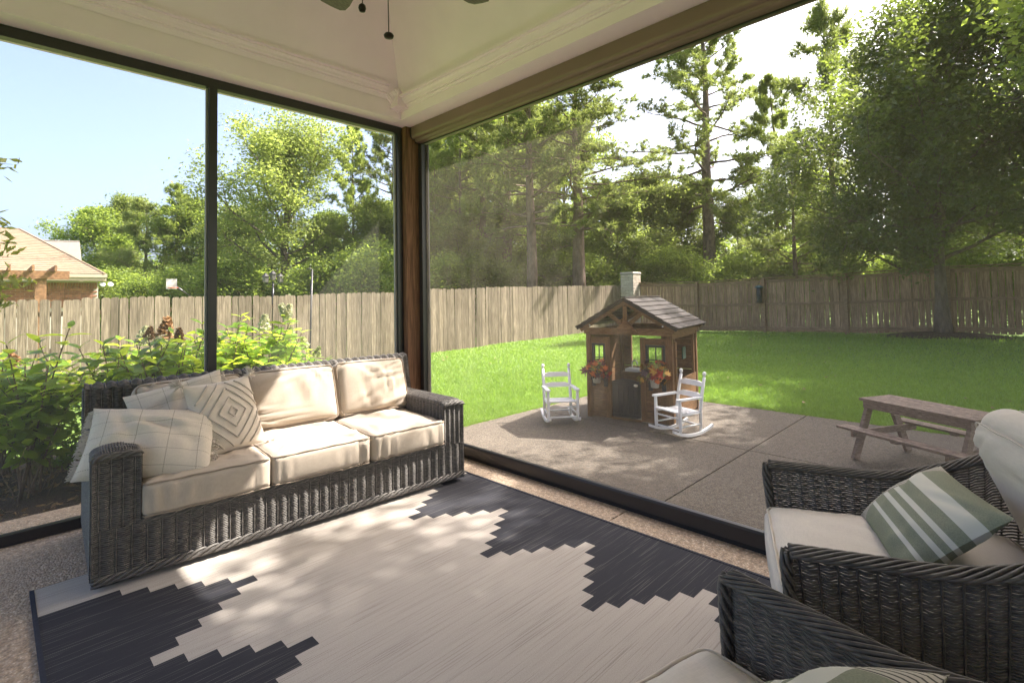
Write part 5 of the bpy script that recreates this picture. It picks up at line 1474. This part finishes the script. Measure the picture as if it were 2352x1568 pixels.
def hydrangea(x, y, h, spread, nst, label, seed, heads=(), bare=.36, cap=120):
    rr = np.random.default_rng(seed); t = thing('hydrangea', label, 'shrub', (x, y, -.10), 0, 'hydrangeas in the bed beside the porch')
    mb = MB(); leaves = []; tips = []
    for i in range(nst):
        a = i*2.4+rr.uniform(-.4, .4); o = rr.uniform(.2, 1)**.7*spread
        p0 = np.array([rr.normal(0, .05), rr.normal(0, .05), 0]); hh = h*rr.uniform(.72, 1.0)*(1-.18*(o/spread)**2)
        tip = np.array([math.cos(a)*o, math.sin(a)*o, hh])
        u = np.linspace(0, 1, 9); mid = np.array([math.cos(a)*o*.35, math.sin(a)*o*.35, hh*.5])+rr.normal(0, .03, 3)
        P = ((1-u)**2)[:, None]*p0+(2*u*(1-u))[:, None]*mid+(u**2)[:, None]*tip
        mb.tube(P, .0075*np.linspace(1, .35, 9)+.0012, 5)
        def shoot(P, s0, az0):
            L = np.linalg.norm(np.diff(P, axis=0), axis=1).sum(); nn = max(2, int(L*(1-s0)/.060)); az = az0
            for k in range(nn+1):
                s = s0+(1-s0)*k/nn; f = s*(len(P)-1); j = min(len(P)-2, int(f)); q = P[j]+(P[j+1]-P[j])*(f-j); az += 1.57+rr.normal(0, .2)
                for sd in (0, math.pi):
                    leaves.append((q, az+sd, rr.uniform(-.35, .40)-(1-s)*.3+(.35 if k == nn else 0), rr.uniform(.115, .175)*(.75 if k == nn else 1)))
        shoot(P, bare, rr.uniform(0, 6)); tips.append(tip)
        for b in range(8):        # side shoots
            s = rr.uniform(.3, .85); j = int(s*8); q = P[j]; d = rr.normal(0, 1, 3); d[2] = abs(d[2])+.5; d /= np.linalg.norm(d)
            e = q+d*rr.uniform(.14, .30); S = np.stack([q, (q+e)/2+rr.normal(0, .012, 3), e]); mb.tube(S, [.004, .003, .002], 4); shoot(S, .3, rr.uniform(0, 6))
    for i in range(9):           # dry bare twigs low down
        a = rr.uniform(0, 6.28); P, _ = curve((rr.normal(0, .08), rr.normal(0, .08), .02), (math.cos(a)*.7, math.sin(a)*.7, .8), rr.uniform(.3, .6), 4, rr, -.2, .15); mb.tube(P, [.005, .004, .003, .0022, .0012], 4)
    mb.build('stems', m_stem, t, True)
    cv = Vector((-x, -y, CAM_H)).normalized()
    leaves.sort(key=lambda l: -(l[0][0]*cv.x+l[0][1]*cv.y+l[0][2]*.9))
    JV, JF = [], []
    for i, (q, az, el, s) in enumerate(leaves):
        ey = Vector((math.cos(az)*math.cos(el), math.sin(az)*math.cos(el), math.sin(el))); ex = Vector((-math.sin(az), math.cos(az), rr.normal(0, .25)));
        ex = (ex-ey*ex.dot(ey)).normalized(); ez = ex.cross(ey)
        if ez.z < 0: ex = -ex; ez = -ez
        M = basis(ex*s, ey*s, ez*s, q)
        if i < cap: share(HLEAF, 'leaf', t, M)
        else:
            A = np.array(M); JV.append(HV @ A[:3, :3].T + A[:3, 3]); JF.append(HF+10*len(JF))
    if JV:
        o = fast_mesh('foliage', np.concatenate(JV), np.concatenate(JF), m_hyd, t, True); o['kind'] = 'stuff'
    for (ti, kind, sz) in heads:
        p = tips[ti % len(tips)]
        share(FH[kind], 'flower_head', t, Matrix.Translation(p) @ Matrix.Rotation(rr.normal(0, .35), 4, 'X') @ Matrix.Rotation(rr.normal(0, .35), 4, 'Y') @ Matrix.Scale(sz, 4))
    return t
hydrangea(.24, 5.30, 1.36, .38, 7, 'leggy hydrangea with bare lower stems nearest the brick house side of the bed', 301, ((1, 2, .6),), .50)
hydrangea(-.25, 5.75, 1.25, .55, 10, 'hydrangea at the open end of the bed before the pergola', 302, ((2, 0, 1.0),))
hydrangea(.82, 5.75, 1.32, .58, 12, 'leafy hydrangea with one white bloom between sofa arm and fence', 303, ((3, 0, 1.25), (6, 2, 1.1), (5, 1, .9)))
hydrangea(1.05, 5.15, 1.28, .45, 10, 'dark leaved hydrangea right behind the sofa back', 304, ((6, 1, .8),))
hydrangea(1.60, 5.65, 1.34, .52, 13, 'hydrangea with rusty flower heads at the dark mullion', 305, ((1, 1, 1.5), (7, 2, 1.1), (9, 0, 1.1)))
hydrangea(2.02, 5.75, 1.32, .50, 12, 'bright hydrangea with pale round blooms by the garden pole', 306, ((0, 0, 1.3), (3, 0, 1.35), (5, 0, 1.1), (8, 2, 1.1)))
hydrangea(2.45, 5.90, 1.02, .42, 9, 'low hydrangea at the lawn end of the bed', 307, ((2, 0, 1.0), (5, 2, .9)))
hydrangea(.10, 6.25, 1.20, .50, 11, 'hydrangea half hidden behind the leggy one', 308, ((3, 1, 1.0),))
hydrangea(1.20, 6.20, 1.22, .50, 12, 'hydrangea in the second row behind the sofa back', 309, ((4, 2, 1.0),))
hydrangea(1.78, 6.25, 1.25, .45, 11, 'second-row hydrangea between mullion and garden pole', 310, ((4, 0, 1.1),))
# low leafy perennials and a tuft of ornamental grass in the bed
m_low = foliage('low perennial leaves', (.06, .11, .015), (.13, .22, .03), (.30, .42, .04), .4, 1, 10, .1)
def low_plant(x, y, h, w, label, seed):
    rr = np.random.default_rng(seed); t = thing('perennial', label, 'plant', (x, y, -.10))
    n = 900; q = rr.normal(size=(n, 3)); q /= np.linalg.norm(q, axis=1, keepdims=True); q *= rr.uniform(.3, 1, (n, 1)); q[:, 2] = np.abs(q[:, 2])
    V, F = leaf_quads(q*np.array([w, w, h]), .028, rr); o = fast_mesh('foliage', V, F, m_low, t); o['kind'] = 'stuff'
    mb = MB()
    for k in range(14): d = q[k]; mb.tube([(0, 0, 0), tuple(d*np.array([w, w, h])*.5), tuple(d*np.array([w, w, h]))], .003, 4)
    mb.build('stems', m_stem, t)
low_plant(.55, 6.15, .62, .34, 'bright low leafy perennial seen under the leggy hydrangea', 401)
low_plant(1.35, 6.25, .55, .36, 'low green perennial in the gap behind the sofa back', 402)
def grass_tuft(x, y, label, seed):
    rr = np.random.default_rng(seed); t = thing('ornamental_grass', label, 'plant', (x, y, -.10)); mb = MB()
    for k in range(130):
        a = rr.uniform(0, 6.28); o = rr.uniform(.15, .55); h = rr.uniform(.35, .75)
        P = [(rr.normal(0, .03), rr.normal(0, .03), 0), (math.cos(a)*o*.35, math.sin(a)*o*.35, h*.75), (math.cos(a)*o*.8, math.sin(a)*o*.8, h), (math.cos(a)*o*1.2, math.sin(a)*o*1.2, h*.8)]
        mb.tube(P, [.0028, .0026, .002, .0008], 3, cap=False)
    o = mb.build('blades', plain('straw grass', (.30, .25, .11), .7, .4, 20), t); o['kind'] = 'stuff'
grass_tuft(.30, 6.05, 'straw coloured ornamental grass tuft behind the leggy hydrangea', 411)
# arching crape myrtle twigs entering beside the brick house
def myrtle():
    rr = np.random.default_rng(500); b = Vector((-.62, 5.6, -.10))
    t = thing('crape_myrtle', 'thin leafy twigs of a crape myrtle before the brick house roof', 'shrub', b)
    mb = MB(); C = []
    tg = [(12, 385), (30, 378), (20, 512), (8, 500), (38, 560), (50, 640), (22, 590), (62, 655), (10, 655), (30, 690), (2, 700)]
    for (px, py) in tg:
        e = W(px, py, Y=5.45); e = np.array(e-b); p0 = np.array([rr.normal(0, .05), rr.normal(0, .05), 0])
        u = np.linspace(0, 1, 10); mid = np.array([p0[0]-.05, 0, e[2]*.95+.25])
        P = ((1-u)**2)[:, None]*p0+(2*u*(1-u))[:, None]*mid+(u**2)[:, None]*e; mb.tube(P, np.linspace(.008, .0014, 10), 5)
        for k in range(60):
            s = rr.uniform(.70, 1.0); f = s*9; j = min(8, int(f)); C.append(P[j]+(P[j+1]-P[j])*(f-j)+rr.normal(0, .04, 3))
    V, F = leaf_quads(np.array(C), .036, rr, .2, .42); mb.build('stems', m_stem, t, True)
    o = fast_mesh('foliage', V, F, foliage('crape myrtle leaves', (.11, .13, .02), (.24, .25, .05), (.45, .45, .06), .4, 2, 14, 0), t); o['kind'] = 'stuff'
myrtle()
